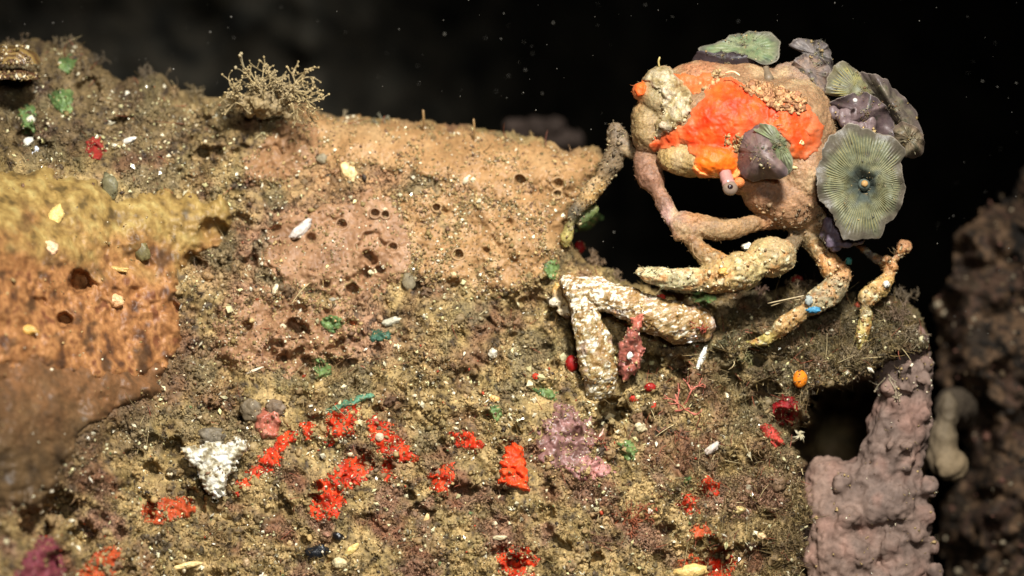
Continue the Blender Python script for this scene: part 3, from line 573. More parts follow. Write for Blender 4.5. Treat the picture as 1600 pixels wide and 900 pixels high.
o = obj('shell_silt', np.concatenate(V), np.concatenate(F), M_turf, crab, np.concatenate(Cc)); o['kind'] = 'stuff'
def bead(name, a, b, r, col, m=M_shell, lift=1, parent=crab, label=None):
    dd = float(bodyd(np.array([a]), np.array([b]), -20)[0]); mb = MB(); mb.ball((a, b, dd - lift * 0.4), r, col, 2, 0.28); o = mb.build(name, m, parent)
    if label: o['label'] = label
bead('barnacle', 1251, 222, (6.5, 6.5, 5), S(236, 206, 150)); bead('barnacle', 1073, 155, (6, 4, 4), S(230, 214, 170)); bead('barnacle', 1385, 444, (5.5, 5.5, 4), S(226, 220, 206), lift=6)
bead('blue_sponge', 1271, 484, (11, 5, 5), S(70, 136, 170), M_sponge, 4); bead('blue_sponge', 1264, 470, (6, 8, 4), S(150, 156, 150), M_sponge, 4); bead('blue_sponge', 1326, 408, (5, 6, 5), S(70, 140, 130), M_sponge, 8)
bead('shell_chip', 1047, 158, (5, 9, 4), S(190, 176, 160)); bead('shell_chip', 1043, 197, (13, 10, 6), S(170, 150, 122), M_white); bead('shell_chip', 1243, 262, (9, 3, 3), S(214, 186, 128))
bead('tube_worm', 1168, 385, (9, 6, 6), S(222, 214, 190), M_white, 5); bead('shell_chip', 1130, 425, (8, 6, 6), S(220, 170, 90), M_white, 6)
for pts, c, r in (([(1134,114,-70),(1146,112,-76),(1156,118,-80)], S(240,206,160), 1.4), ([(1030,104,-20),(1029,96,-24),(1031,89,-26)], S(190,170,110), 1.6), ([(1096,408,-84),(1084,396,-92),(1082,380,-94)], S(150,120,84), 1.2)):
    mb = MB(); mb.tube(bezier(pts, 8), [r] * 7 + [r * 0.5], c); mb.build('bristle', M_fil, crab)
mb = MB()
for _ in range(80):          # fuzz on pincer tip, legs and joints
    a, b = random.choice([(1005, 424), (1012, 432), (965, 200), (945, 250), (1330, 440), (1418, 380), (1404, 402), (1180, 530), (1350, 480), (1240, 360), (1300, 380), (895, 340)]); a += rng.normal() * 9; b += rng.normal() * 9
    dd = float(bodyd(np.array([a]), np.array([b]))[0])
    if not np.isfinite(dd): continue
    p = np.array([a, b, dd]); dv = rng.normal(size=3) * [1, 1, .6] + [0, -0.3, -0.7]; L = rng.uniform(4, 11)
    mb.tube([p, p + dv * L * 0.5, p + dv * L + rng.normal(size=3) * 2], [0.8, 0.6, 0.3], S(150, 130, 96) * rng.uniform(0.6, 1.2), 3)
o = mb.build('leg_fuzz', M_fil, crab); o['kind'] = 'stuff'

# ================================================================== MUSHROOM CORALS on the crab
def disc(outline, centre, dfun, thick=7, rings=26, segs=240, ridges=0, ramp=1.2, rimwave=(0, 0), seed=0, cc=None):
    """fleshy polyp disc: traced outline about a centre, real depth from dfun(a, b, rho), ribs standing up; upper sheet and underside"""
    O = np.array(outline, float) - np.array(centre); th = np.arctan2(O[:, 1], O[:, 0]); rr = np.hypot(O[:, 0], O[:, 1]); o = np.argsort(th); th, rr = th[o], rr[o]
    T = np.linspace(-math.pi, math.pi, segs, endpoint=False); R = np.interp(T, np.concatenate([th - 2 * math.pi, th, th + 2 * math.pi]), np.tile(rr, 3))
    kern = np.hanning(9); kern /= kern.sum(); R = np.convolve(np.concatenate([R[-8:], R, R[:8]]), kern, 'same')[8:-8]
    R = R * (1 + 0.02 * np.sin(11 * T + seed) + 0.03 * fbm(T * 3 * np.cos(T), T, seed, 0.7, 4))
    rho = np.linspace(0.02, 1, rings); RHO, TT = np.meshgrid(rho, T, indexing='ij'); a = centre[0] + RHO * R * np.cos(TT); b = centre[1] + RHO * R * np.sin(TT)
    D = dfun(a, b, RHO) + rimwave[0] * RHO ** 3 * np.sin(rimwave[1] * TT + seed) + 1.5 * fbm(a, b, seed, 18, 2)
    rib = np.zeros(a.shape)
    if ridges: rib = np.clip(np.cos(ridges * TT + 1.6 * fbm(a, b, seed + 5.0, 26, 3)), -0.5, 1) * np.clip(0.75 + 0.9 * fbm(a, b, seed + 8.0, 14, 2), 0.15, 1.2) * sstep(RHO, 0.15, 0.35) * (1 - sstep(RHO, 0.74, 0.92)); D = D - ramp * rib
    th_ = thick * np.sqrt(np.clip(1 - RHO ** 6, 0.0, 1)); top = np.stack([a, b, D], -1).reshape(-1, 3); bot = np.stack([a, b, D + th_ + 0.6], -1).reshape(-1, 3)
    n = rings * segs; i = np.arange(rings - 1)[:, None] * segs; j = np.arange(segs)[None]; k = (j + 1) % segs
    q1 = np.stack([i + j, i + segs + j, i + segs + k, i + k], -1).reshape(-1, 4); q2 = q1[:, ::-1] + n
    l = (rings - 1) * segs; jj = np.arange(segs); kk = (jj + 1) % segs; qs = np.stack([l + jj, n + l + jj, n + l + kk, l + kk], 1)
    c1 = np.array([[0, jj_, kk_] for jj_, kk_ in zip(jj, kk)])[1:-1]; c2 = c1[:, ::-1] + n
    return np.concatenate([top, bot]), [np.concatenate([q1, q2, qs]), np.concatenate([c1, c2])], np.tile(RHO.ravel(), 2), np.tile(TT.ravel(), 2), np.tile(rib.ravel(), 2), np.arange(2 * n) >= n
GREEN_D, GREEN_M, GREEN_L, RIBC, PURP, PURP_D, GREYP = S(84,82,68), S(102,104,80), S(122,120,92), S(160,152,112), S(100,84,82), S(68,58,60), S(108,98,94)
def polyp_cols(v, rho, rib, under, topc, ribc, rimc, undc, seed):
    c = colmix(v, topc, 16, seed, 1.3); sp_ = np.clip(1.8 * fbm(v[:, 0], v[:, 1], seed + 2.0, 11, 2) - 0.55, 0, 0.7)[:, None]; c = c + (S(58,60,46) - c) * sp_; c = c + (ribc - c) * np.clip(rib, 0, 1)[:, None] * 0.65
    rm = sstep(rho + 0.12 * fbm(v[:, 0], v[:, 1], seed, 30, 2), 0.72, 0.92)[:, None]; c = c + (rimc - c) * rm * 0.8; edge = sstep(rho, 0.975, 1.0)[:, None]; c = c + (S(170,156,140) - c) * edge * 0.5
    u = colmix(v, undc, 20, seed + 3); return np.where(under[:, None], u, c)
Z6 = lambda pts: [(1240 + x / 3.75, 160 + y / 3.75) for x, y in pts]
Z1 = lambda pts: [(960 + x / 3.0, 30 + y / 3.0) for x, y in pts]
# the large ribbed disc
big = thing('mushroom_coral', (1290, 330, -40), 'large round ribbed green mushroom coral with a central mouth on the crab', 'mushroom coral')
O = Z6([(320,120),(400,152),(440,145),(485,172),(520,198),(600,218),(660,262),(658,305),(622,352),(640,430),(650,520),(640,590),(602,640),(582,690),(534,708),(502,800),(430,812),(390,800),(290,802),(262,745),(232,655),(152,565),(130,440),(150,355),(172,260),(240,180)])
v, f, rho, th, rib, und = disc(O, (1350.5, 290), lambda a, b, r: -84 + 0.22 * (a - 1350) + 0.05 * (b - 290) - 14 * r ** 1.5 + 30 * sstep(r, 0.3, 0.0) + 10 * r ** 4, 9, 44, 720, 92, 1.5, (5, 9), 1.0)
c = polyp_cols(v, rho, rib, und, [GREEN_D, GREEN_M, GREEN_M, GREEN_L], S(164,154,104), S(84,74,64), [PURP_D, PURP], 2)
dk = (1 - sstep(rho + 0.1 * fbm(v[:, 0], v[:, 1], 4.0, 14, 3), 0.16, 0.46))[:, None]; c = c + (S(66,74,70) - c) * dk * 0.9
obj('oral_disc', v, f, M_coral, big, c)
mb = MB(); mb.ball((1350, 289, -66), (10, 10, 14), S(92, 100, 92), 3, 0.02); mb.ball((1351, 287, -78), (5.5, 5.5, 6), S(186, 146, 92), 2, 0.05); mb.build('mouth', M_coral, big)
mb = MB()
sv, sq, scol = union(chain([(1290, 300, 0, 26), (1310, 325, -20, 22), (1335, 300, -32, 20)], PURP), 3.5, 4, ((12, 1.5),)); obj('column', sv, sq, M_coral, big, scol)
# crumpled purple skirt below it
sk = [((1296, 352, -46), (12, 14, 12), S(108,92,104)), ((1310, 362, -50), (14, 16, 12), S(112,98,110)), ((1300, 376, -46), (12, 14, 10), S(96,82,96)), ((1322, 376, -46), (16, 12, 10), S(110,96,104)), ((1305, 386, -40), (9, 9, 8), S(104,90,100)), ((1338, 376, -40), (14, 8, 10), S(100,88,92)), ((1290, 366, -36), (10, 12, 10), S(100,88,92))]
sv, sq, scol = union(sk, 2.2, 2, ((9, 2.2),), 4, 6); tag(obj('mushroom_coral', sv, sq, M_coral, None, scol), 'crumpled purple mushroom coral hanging below the large ribbed disc', 'mushroom coral')
# front cup, seen from its purple underside with a green rim
cup = thing('mushroom_coral', (1195, 262, -80), 'small purple cup shaped mushroom coral with green edge on the front of the crab', 'mushroom coral')
fd = lambda a, b: np.nan_to_num(bodyd(np.array([a]), np.array([b])), nan=-60)[0]
d0 = float(fd(1195, 235)) - 20
O = Z1([(575,590),(600,545),(640,505),(690,492),(722,530),(760,595),(790,650),(808,700),(812,735),(785,752),(742,745),(690,752),(640,762),(600,735),(572,665)])
v, f, rho, th, rib, und = disc(O, (1188, 240), lambda a, b, r: d0 - 26 + 30 * r ** 2 - 0.5 * (a - 1188), 6, 26, 240, 0, 1.2, (7, 4), 2.0)
c = polyp_cols(v, rho, 0 * rib, und, [S(84,68,64), S(104,84,80), S(114,94,86), S(96,84,70)], RIBC, S(86,72,72), [GREEN_D, GREEN_M], 5); obj('underside', v, f, M_coral, cup, c)
O = Z1([(630,505),(680,488),(740,498),(778,548),(805,598),(836,670),(832,712),(816,735),(790,690),(750,620),(716,560),(680,520)])
v, f, rho, th, rib, und = disc(O, (1218, 224), lambda a, b, r: d0 - 20 - 0.30 * (a - 1200) + 6 * r ** 2, 6, 20, 240, 40, 1.2, (4, 8), 3.0)
c = polyp_cols(v, rho, rib, und, [GREEN_D, GREEN_M, S(112,124,84)], S(140,148,100), S(110,112,84), [PURP_D, PURP], 6); obj('oral_disc', v, f, M_coral, cup, c)
# green leaf on top of the crab
top = thing('mushroom_coral', (1180, 105, 20), 'green mushroom coral standing like a leaf on top of the crab', 'mushroom coral')
O = Z1([(392,150),(396,128),(430,124),(470,118),(520,92),(600,72),(680,64),(742,60),(756,90),(776,110),(776,165),(758,196),(735,212),(700,212),(655,190),(610,165),(560,150),(500,168),(430,168)])
v, f, rho, th, rib, und = disc(O, (1165, 74), lambda a, b, r: 20 - 1.0 * (80 - b) * -0.9 - 8 * r, 7, 26, 300, 44, 1.0, (4, 7), 4.0)
c = polyp_cols(v, rho, rib, und, [S(74,92,68), S(98,112,78), S(118,122,88), S(92,100,72)], S(124,132,98), S(92,88,76), [PURP_D, PURP], 7); obj('oral_disc', v, f, M_coral, top, c)
O = Z1([(366,206),(374,168),(392,142),(420,150),(470,162),(530,160),(590,164),(650,184),(694,212),(668,240),(590,244),(500,244),(420,240)])
v, f, rho, th, rib, und = disc(O, (1134, 95), lambda a, b, r: 6 + 0.5 * (b - 94) + 8 * r * r, 6, 18, 200, 0, 1, (4, 5), 5.0); obj('underside', v, f, M_coral, top, colmix(v, [S(40,33,36), S(58,48,50), S(50,44,40)], 18, 3))
mb = MB(); mb.tube(bezier([(1196, 92, 14), (1197, 108, 0), (1202, 124, -20)], 8), [7, 6, 5, 5, 5, 6, 7, 8], S(120, 104, 84), 10); mb.build('stalk', M_coral, top)
# grey crumpled lobe, upper right
greyl = thing('mushroom_coral', (1270, 150, 10), 'crumpled grey mushroom coral on top of the crab, left of the yellow green frill', 'mushroom coral')
for k_, (zo, ct_, d_, tn) in enumerate(((([(815,128),(835,98),(880,92),(930,104),(968,98),(1002,128),(1016,175),(1020,240),(995,300),(960,290),(930,230),(890,160),(850,140)]), (1274, 84), 26, [S(76,70,68), S(100,92,88), S(112,102,96)]),
        (([(815,250),(845,190),(880,165),(930,168),(980,190),(1012,235),(1004,290),(985,350),(950,392),(905,350),(870,300)]), (1266, 112), 8, [S(92,82,78), S(116,102,94), S(130,108,92), S(104,84,78)]))):
    v, f, rho, th, rib, und = disc(Z1(zo), ct_, lambda a, b, r: d_ - 0.15 * (b - 100) - 12 * (1 - r) + 5 * np.sin((a - 0.6 * b) / 8.0), 6, 24, 260, 22, 0.8, (8, 7), 9.0 + k_)
    obj('oral_disc', v, f, M_coral, greyl, polyp_cols(v, rho, 0.4 * rib, und, tn, S(136,122,106), S(84,76,74), [PURP_D, PURP], 13 + k_))
# yellow green frill
O = Z1([(988,350),(1000,285),(1014,245),(1030,212),(1072,200),(1110,218),(1140,242),(1165,285),(1190,325),(1222,352),(1190,362),(1160,366),(1105,362),(1060,376),(1030,390)])
v, f, rho, th, rib, und = disc(O, (1346, 146), lambda a, b, r: -30 - 0.3 * (b - 132) + 0.12 * (a - 1315) + 10 * r ** 3, 7, 26, 420, 60, 1.3, (5, 9), 6.0)
frill = obj('mushroom_coral', v, f, M_coral, None, polyp_cols(v, rho, rib, und, [GREEN_D, GREEN_M, S(122,118,70)], S(178,160,96), S(100,92,72), [PURP_D, PURP], 8)); tag(frill, 'yellow green ribbed mushroom coral frill facing forward at the upper right of the crab', 'mushroom coral')
# dark purple fold below the frill
O = Z1([(1000,392),(1030,384),(1070,362),(1110,350),(1180,342),(1215,360),(1252,390),(1282,420),(1304,462),(1314,510),(1306,566),(1258,580),(1216,560),(1170,530),(1120,500),(1080,450),(1030,416)])
v, f, rho, th, rib, und = disc(O, (1355, 178), lambda a, b, r: -50 + 0.28 * (b - 160) + 14 * r * r + 0.1 * (a - 1350) + 7 * np.sin((a + b) / 13.0), 9, 26, 240, 0, 1, (9, 6), 7.0)
tag(obj('mushroom_coral', v, f, M_coral, None, polyp_cols(v, rho, rib, und, [S(70,56,58), S(92,76,74), S(104,86,82)], RIBC, S(74,64,64), [PURP_D, PURP], 9)), 'dark purple folded mushroom coral between the yellow green frill and the large ribbed disc', 'mushroom coral')
# far right folded sheet
O = Z1([(1130,250),(1175,248),(1215,252),(1260,280),(1282,280),(1298,318),(1335,345),(1375,388),(1408,425),(1424,480),(1446,545),(1448,590),(1436,628),(1392,646),(1340,610),(1290,560),(1250,520),(1200,470),(1160,420),(1120,360),(1100,300)])
v, f, rho, th, rib, und = disc(O, (1386, 172), lambda a, b, r: -16 + 0.15 * (b - 170) - 20 * np.exp(-((a - b * 0.65 - 1290) / 12.0) ** 2) + 12 * np.exp(-((a - b * 0.65 - 1262) / 12.0) ** 2) + 14 * r ** 3, 10, 34, 360, 0, 1, (9, 6), 8.0)
tag(obj('mushroom_coral', v, f, M_coral, None, polyp_cols(v, rho, rib, und, [S(70,62,56), S(92,82,72), S(108,98,82), S(88,88,68)], RIBC, S(90,78,74), [PURP_D, PURP], 10)), 'grey brown folded mushroom coral sheet curling over the far right of the crab', 'mushroom coral')
O = Z1([(1312,505),(1345,480),(1385,492),(1425,515),(1450,560),(1452,605),(1436,640),(1392,652),(1350,640),(1318,600),(1300,560)])
v, f, rho, th, rib, und = disc(O, (1421, 216), lambda a, b, r: -34 + 0.3 * (b - 216) - 10 * (1 - r) + 10 * r ** 4 + 4 * np.sin((a + b) / 7.0), 10, 24, 240, 16, 0.8, (6, 7), 11.0)
tag(obj('mushroom_coral', v, f, M_coral, None, polyp_cols(v, rho, 0.4 * rib, und, [S(84,78,62), S(112,102,80), S(126,108,86)], S(140,124,100), S(100,84,72), [PURP_D, PURP], 15)), 'pale brown rolled mushroom coral lip right of the large ribbed disc top', 'mushroom coral')
# cluster of small grey lobes
cl = [((1302 + 12 * i + 3 * math.sin(i * 2), 176 + 5 * math.sin(i * 1.7) + i * 2.2, -34 - 3 * (i % 2)), (9, 12 + 2 * (i % 2), 10), S(116, 98, 96) * (0.85 + 0.08 * (i % 3))) for i in range(6)] + [((1320 + 13 * i, 192 + 3 * i, -38), (9, 9, 9), S(104, 86, 86)) for i in range(4)]
sv, sq, scol = union(cl, 1.8, 1, ((9, 0.8),), 3, 4); tag(obj('lobed_polyp', sv, sq, M_coral, None, scol), 'cluster of small rounded grey lobes just above the large ribbed disc', 'polyp')
mb = MB(); mb.ball((1336, 157, -66), 4, S(200, 196, 190), 2); tag(mb.build('bead', M_shell), 'tiny pale bead on the dark purple fold of the crab', 'bead')

# ================================================================== GROWTHS ON THE ROCK
def grow(name, poly, label, cat, cols, m, thick=8, edge=9, jag=(14, 5), lump=((16, 2.5), (6, 0.8)), seed=0, step=2.0, cell=None, lam=20, group=None, pores=(), gain=1.2, cfun=None, rim=0, dust=0.03, rimdust=False):
    v, q, t = patch(rockd, poly, step, thick, edge, jag, lump, seed, cell, rim); c = colmix(v, cols, lam, seed, gain)
    if cfun: c = cfun(v, c, t)
    o = obj(name, v, q, m, None, c); tag(o, label, cat, group)
    if dust:
        n = int(len(v) * step * step * dust); w = 0.15 + 1.5 * np.exp(-np.clip(t, 0, None) / 7.0) + 1.6 * np.clip(fbm(v[:, 0], v[:, 1], 61.0, 24, 2), 0, 1); w[t < 1] = 0
        if rimdust: w = np.exp(-np.clip(t, 0, None) / 2.5) + 0.02 + 1.0 * np.clip(fbm(v[:, 0], v[:, 1], 61.0, 12, 2) - 0.15, 0, 1); w[t < 0] = 0
        if n > 4 and w.sum() > 0:
            k = rng.choice(len(v), n, p=w / w.sum()); r = rng.gamma(2.0, 0.45, n) + 0.4; p = v[k] + rng.normal(size=(n, 3)) * [0.7, 0.7, 0]; p[:, 2] -= r * rng.uniform(-0.2, 0.8, n)
            u = rng.uniform(0, 1, (n, 1)); dc = np.where(u < 0.08, S(236,222,190)[None], np.where(u < 0.3, BROWN[None], np.where(u < 0.65, OLIVE[None], SILT[None]))) * rng.uniform(0.7, 1.3, (n, 1))
            dv, df, dcol = many(OCT, p, r, dc, (0.3, 1.5)); so = obj('silt_dust', dv, df, M_turf, o, dcol); so['kind'] = 'stuff'
    for a, b, r in pores:
        T = np.linspace(0, 2 * math.pi, 22, endpoint=False); P = np.stack([a + 1.08 * r * np.cos(T) * (1 + 0.08 * np.sin(3 * T + a)), b + r * np.sin(T), rockd(a + 1.08 * r * np.cos(T), b + r * np.sin(T)) - thick - 1.0], 1)
        P[:, 2] = P[:, 2] * 0.4 + np.median(P[:, 2]) * 0.6; P = np.concatenate([P, P[:1]]); mb = MB(); mb.tube(P, 1.7, np.array(cols[-1]) * 0.9, 6); mb.build('osculum', m, o)
    return o
# tan and pinkish encrusting sponge with pores
TANS = [S(140,106,68), S(160,122,80), S(172,138,96)]; PKS = [S(130,96,68), S(152,114,82), S(162,126,94)]
grow('encrusting_sponge', SMOOTH[0], 'tan encrusting sponge with dark pores along the top ridge of the rock', 'sponge', TANS, M_sponge, 4, 14, (30, 12), ((60, 5), (22, 2.4), (8, 1.3)), 1, lam=60, pores=[(812,281,10),(872,286,9),(871,303,7)], dust=0.10)
grow('encrusting_sponge', SMOOTH[1], 'smooth pinkish brown encrusting sponge with paired pores in the middle of the rock', 'sponge', PKS, M_sponge, 4, 14, (26, 12), ((60, 4), (22, 2), (8, 1)), 2, lam=50, pores=[(586,333,8),(602,335,7),(534,350,9),(614,386,8)], dust=0.05)
grow('encrusting_sponge', SMOOTH[2], 'orange tan encrusting sponge below the feathery hydroid bush', 'sponge', [S(130,98,66), S(154,114,78)], M_sponge, 4, 12, (26, 14), ((30, 4), (10, 1.6)), 3, lam=40, dust=0.08)
grow('encrusting_sponge', SMOOTH[3], 'silty tan encrusting sponge with one ringed pore near the rock centre', 'sponge', TANS, M_sponge, 3, 14, (20, 16), ((40, 4), (18, 2.4), (7, 1.4)), 4, lam=40, pores=[(716,397,9),(682,324,7)], dust=0.17)
grow('encrusting_sponge', SMOOTH[4], 'patchy rose brown encrusting sponge around a large black hole', 'sponge', PKS, M_sponge, 3, 12, (20, 22), ((30, 3), (8, 1.6)), 5, lam=40, dust=0.12)
# yellow and orange sponge on the left
def ycol(v, c, t):
    k = sstep(v[:, 1] + 60 * fbm(v[:, 0], v[:, 1], 2.0, 60, 3) - 0.12 * (v[:, 0] - 150), 330, 450)[:, None]; o_ = colmix(v, [S(84,56,38), S(138,92,54), S(170,120,74), S(116,72,46)], 26, 8, 1.3); c = c + (o_ - c) * k
    dk = np.clip(fbm(v[:, 0], v[:, 1], 7.0, 30, 3) * 1.9 - 0.4, 0, 0.85)[:, None]; return c + (S(70,50,34) - c) * dk * (0.45 + 0.55 * k)
grow('yellow_sponge', YELLOW, 'broad bumpy sponge on the left of the rock, yellow above and orange below', 'sponge', [S(92,74,42), S(140,112,62), S(160,132,76), S(172,150,92)], M_sponge, 18, 34, (26, 14), ((60, 7), (16, 2.2), (7, 0.9)), 6, 2.2, (14, 2.0), 22, gain=1.3, cfun=ycol, dust=0.004)
def lcol(v, c, t):
    k = sstep(v[:, 1] + 50 * fbm(v[:, 0], v[:, 1], 4.0, 50, 3) - 0.15 * v[:, 0], 530, 720)[:, None]; o_ = colmix(v, [S(92,66,44), S(124,86,54), S(106,76,50)], 24, 11, 1.3); return o_ + (c - o_) * k
grow('brown_sponge', LUMP, 'dull dark brown sponge lump at the lower left edge', 'sponge', [S(66,52,36), S(90,70,46), S(108,84,56)], M_sponge, 24, 60, (34, 22), ((70, 12), (18, 3), (7, 1)), 7, 2.6, None, 40, dust=0.004, cfun=lcol)
# orange-red sponge patches in the crevices
OR = [S(124,32,16), S(190,50,22), S(226,80,38)]
ORANGE = [([(516,654),(528,640),(548,632),(562,636),(558,652),(546,664),(552,676),(530,682),(514,694),(512,676)], 'orange sponge patch tucked under a green strip of algae'),
          ([(578,662),(592,648),(608,652),(612,672),(628,690),(642,706),(650,716),(630,720),(616,712),(598,704),(584,690)], 'bright orange sponge patch with a round white bead on it'),
          ([(522,742),(540,722),(562,714),(578,722),(572,744),(550,756),(528,760),(505,764),(496,752)], 'orange sponge patch below the white beaded one'),
          ([(488,790),(506,772),(532,766),(534,786),(520,806),(500,806),(486,800)], 'orange sponge patch with a dark hollow, lowest of the central group'),
          ([(676,746),(692,730),(706,732),(704,752),(694,766),(680,770)], 'small upright orange sponge patch right of the central group'),
          ([(706,680),(722,680),(738,684),(752,692),(744,700),(726,696),(712,690)], 'thin orange sponge streak above the small upright patch'),
          ([(366,762),(384,742),(404,722),(424,700),(440,678),(458,676),(456,692),(440,706),(430,724),(408,742),(384,760),(370,772)], 'long diagonal orange sponge strip beside the white triangular fragment'),
          ([(130,890),(150,866),(176,858),(192,872),(176,900),(170,930),(130,930)], 'dull orange sponge beside the magenta crust at the bottom left'),
          ([(226,796),(250,784),(282,780),(300,792),(290,806),(262,812),(236,814)], 'rusty orange sponge below the white triangular fragment'),
          ([(1096,758),(1104,746),(1116,756),(1116,770),(1104,770)], 'small orange sponge spot, upper of the pair on the lower right of the rock'),
          ([(1064,790),(1074,776),(1088,780),(1086,796),(1070,800)], 'small orange sponge spot, lower of the pair on the lower right of the rock'),
          ([(1096,892),(1112,876),(1138,868),(1146,880),(1136,900),(1110,920),(1092,910)], 'orange red sponge at the bottom edge right of the rock centre'),
          ([(784,866),(800,858),(822,862),(834,876),(826,890),(838,904),(820,906),(800,896),(786,886)], 'orange red sponge ring with a dark hollow at the bottom edge'),
          ([(1060,880),(1080,872),(1096,880),(1084,896),(1064,898)], 'pale orange sponge crust touching the bottom edge sponge'),
          ([(596,734),(606,728),(612,742),(604,752)], 'narrow red sponge sliver between the larger orange patches'),
          ([(474,668),(486,664),(490,678),(478,684)], 'tiny orange sponge dab left of the central orange group'),
          ([(1084,828),(1100,822),(1106,834),(1090,840)], 'faint orange dab on the lower right turf')]
def swell(P, k):
    P = np.array(P, float); c_ = P.mean(0); d_ = P - c_; return c_ + d_ * (1 + k / (np.linalg.norm(d_, axis=1)[:, None] + 1e-9))
for i, (P, lab) in enumerate(ORANGE): grow('orange_sponge', swell(P, 8), lab, 'sponge', OR if i not in (7, 8, 13, 16) else [S(150,60,32), S(190,84,44)], M_orange, 3.2, 9, (10, 7.5), ((18, 4), (7, 1.2)), 20 + i, 1.5, group='orange sponge patches', dust=0.09, rimdust=True)
grow('orange_sponge', [(778,756),(782,728),(788,702),(800,690),(816,698),(824,730),(826,768),(812,766),(796,760)], 'tall orange sponge flap standing between the central group and the purple tunicate', 'sponge', [S(160,66,36), S(214,66,26), S(236,88,40)], M_orange, 15, 7, (10, 4), ((16, 5), (6, 1.6)), 44, 1.5, group='orange sponge patches', dust=0.02)
# deep red blobs and films
def ball(name, a, b, r, col, label, cat, m=M_red, lift=0.5, lvl=3, amp=0.1, group=None, dd=None):
    r = np.zeros(3) + r; tv, tf = ICO[lvl]; v = tv * r * (1 + amp * fbm(tv[:, 0] + a, tv[:, 1] + b, tv[:, 2], 0.7, 3))[:, None]; v = v + [a, b, (rockd(a, b) if dd is None else dd) - lift * r[2]]
    c = np.array(col) * (1 + 0.2 * fbm(v[:, 0], v[:, 1], v[:, 2], r.mean(), 2))[:, None]; return tag(obj(name, v, tf, m, None, c), label, cat, group)
ball('red_sponge', 893, 568, (10, 13, 9), S(150,20,14), 'round deep red sponge ball left of the white coral stump', 'sponge')
ball('red_sponge', 1016, 605, (9, 7, 7), S(150,26,18), 'small red sponge ball below the forked coral branch', 'sponge'); ball('red_sponge', 990, 622, (10, 6, 6), S(196,50,28), 'flat bright red sponge cushion right of the stump foot', 'sponge')
ball('red_sponge', 1021, 634, (5, 7, 5), S(190,60,36), 'tiny red sponge knob below the flat red cushion', 'sponge'); ball('red_sponge', 906, 386, (9, 10, 8), S(140,24,24), 'dark red sponge ball under the left leg of the crab', 'sponge')
grow('red_sponge', [(132,222),(146,214),(160,222),(166,236),(156,250),(142,250),(136,238)], 'blurred red sponge blob near the upper left of the rock', 'sponge', [S(120,34,28), S(160,52,42)], M_red, 8, 8, (9, 4), ((9, 3),), 59, 1.6, dust=0.05); ball('red_sponge', 1033, 466, (8, 7, 6), S(190,60,44), 'red sponge dot on top of the forked coral branch', 'sponge', dd=-34)
ball('red_sponge', 1246, 438, (9, 8, 8), S(130,34,30), 'dark red sponge dot behind the big pincer', 'sponge'); ball('red_sponge', 837, 588, (6, 5, 5), S(206,66,40), 'tiny red sponge speck on the silt left of the stump', 'sponge')
grow('red_sponge', [(1206,636),(1222,616),(1242,620),(1250,642),(1238,664),(1216,664)], 'dark red sponge at the mouth of the black hollow', 'sponge', [S(110,14,16), S(150,24,24)], M_red, 9, 8, (9, 4), ((10, 3),), 51, 1.6)
grow('red_sponge', [(1184,664),(1200,660),(1220,676),(1226,694),(1212,700),(1198,684)], 'pale red sponge streak below the dark red one', 'sponge', [S(190,70,56), S(150,44,36)], M_red, 7, 7, (9, 4), ((10, 3),), 52, 1.6)
grow('red_tunicate', [(398,650),(412,636),(432,640),(440,660),(430,684),(410,686),(398,668)], 'translucent reddish brown tunicate above the diagonal orange strip', 'tunicate', [S(150,80,60), S(176,104,84), S(190,130,110)], M_film, 14, 12, (14, 3), ((16, 3),), 53, 1.8)
ball('orange_tunicate', 1250, 592, (11.5, 14, 10), S(220,126,28), 'round orange yellow ball at the upper left of the black hollow', 'tunicate', M_orange, 0.4, 3, 0.06, dd=-12)
grow('magenta_crust', [(20,898),(40,868),(64,838),(84,836),(98,862),(104,890),(96,930),(20,930)], 'magenta crust inside the dark cave at the bottom left corner', 'coralline crust', [S(84,36,44), S(126,60,68), S(104,46,52)], M_red, 12, 14, (14, 5), ((14, 4), (6, 1.5)), 54)
grow('purple_tunicate', [(846,660),(866,632),(896,634),(922,652),(934,690),(918,720),(930,740),(898,742),(860,730),(838,716),(836,690)], 'translucent purplish tunicate film left of the black gap', 'tunicate', [S(92,66,58), S(122,88,80), S(146,106,100), S(112,84,66)], M_film, 7, 18, (16, 12), ((24, 3), (8, 1.2)), 55, dust=0.06)
grow('pink_crust', [(872,726),(892,708),(914,712),(946,716),(960,736),(938,752),(904,748)], 'rosy pink crust along the foot of the purplish tunicate', 'coralline crust', [S(150,96,90), S(184,130,124), S(170,110,96)], M_white, 6, 10, (12, 8), ((10, 3), (5, 1.5)), 56, dust=0.06)
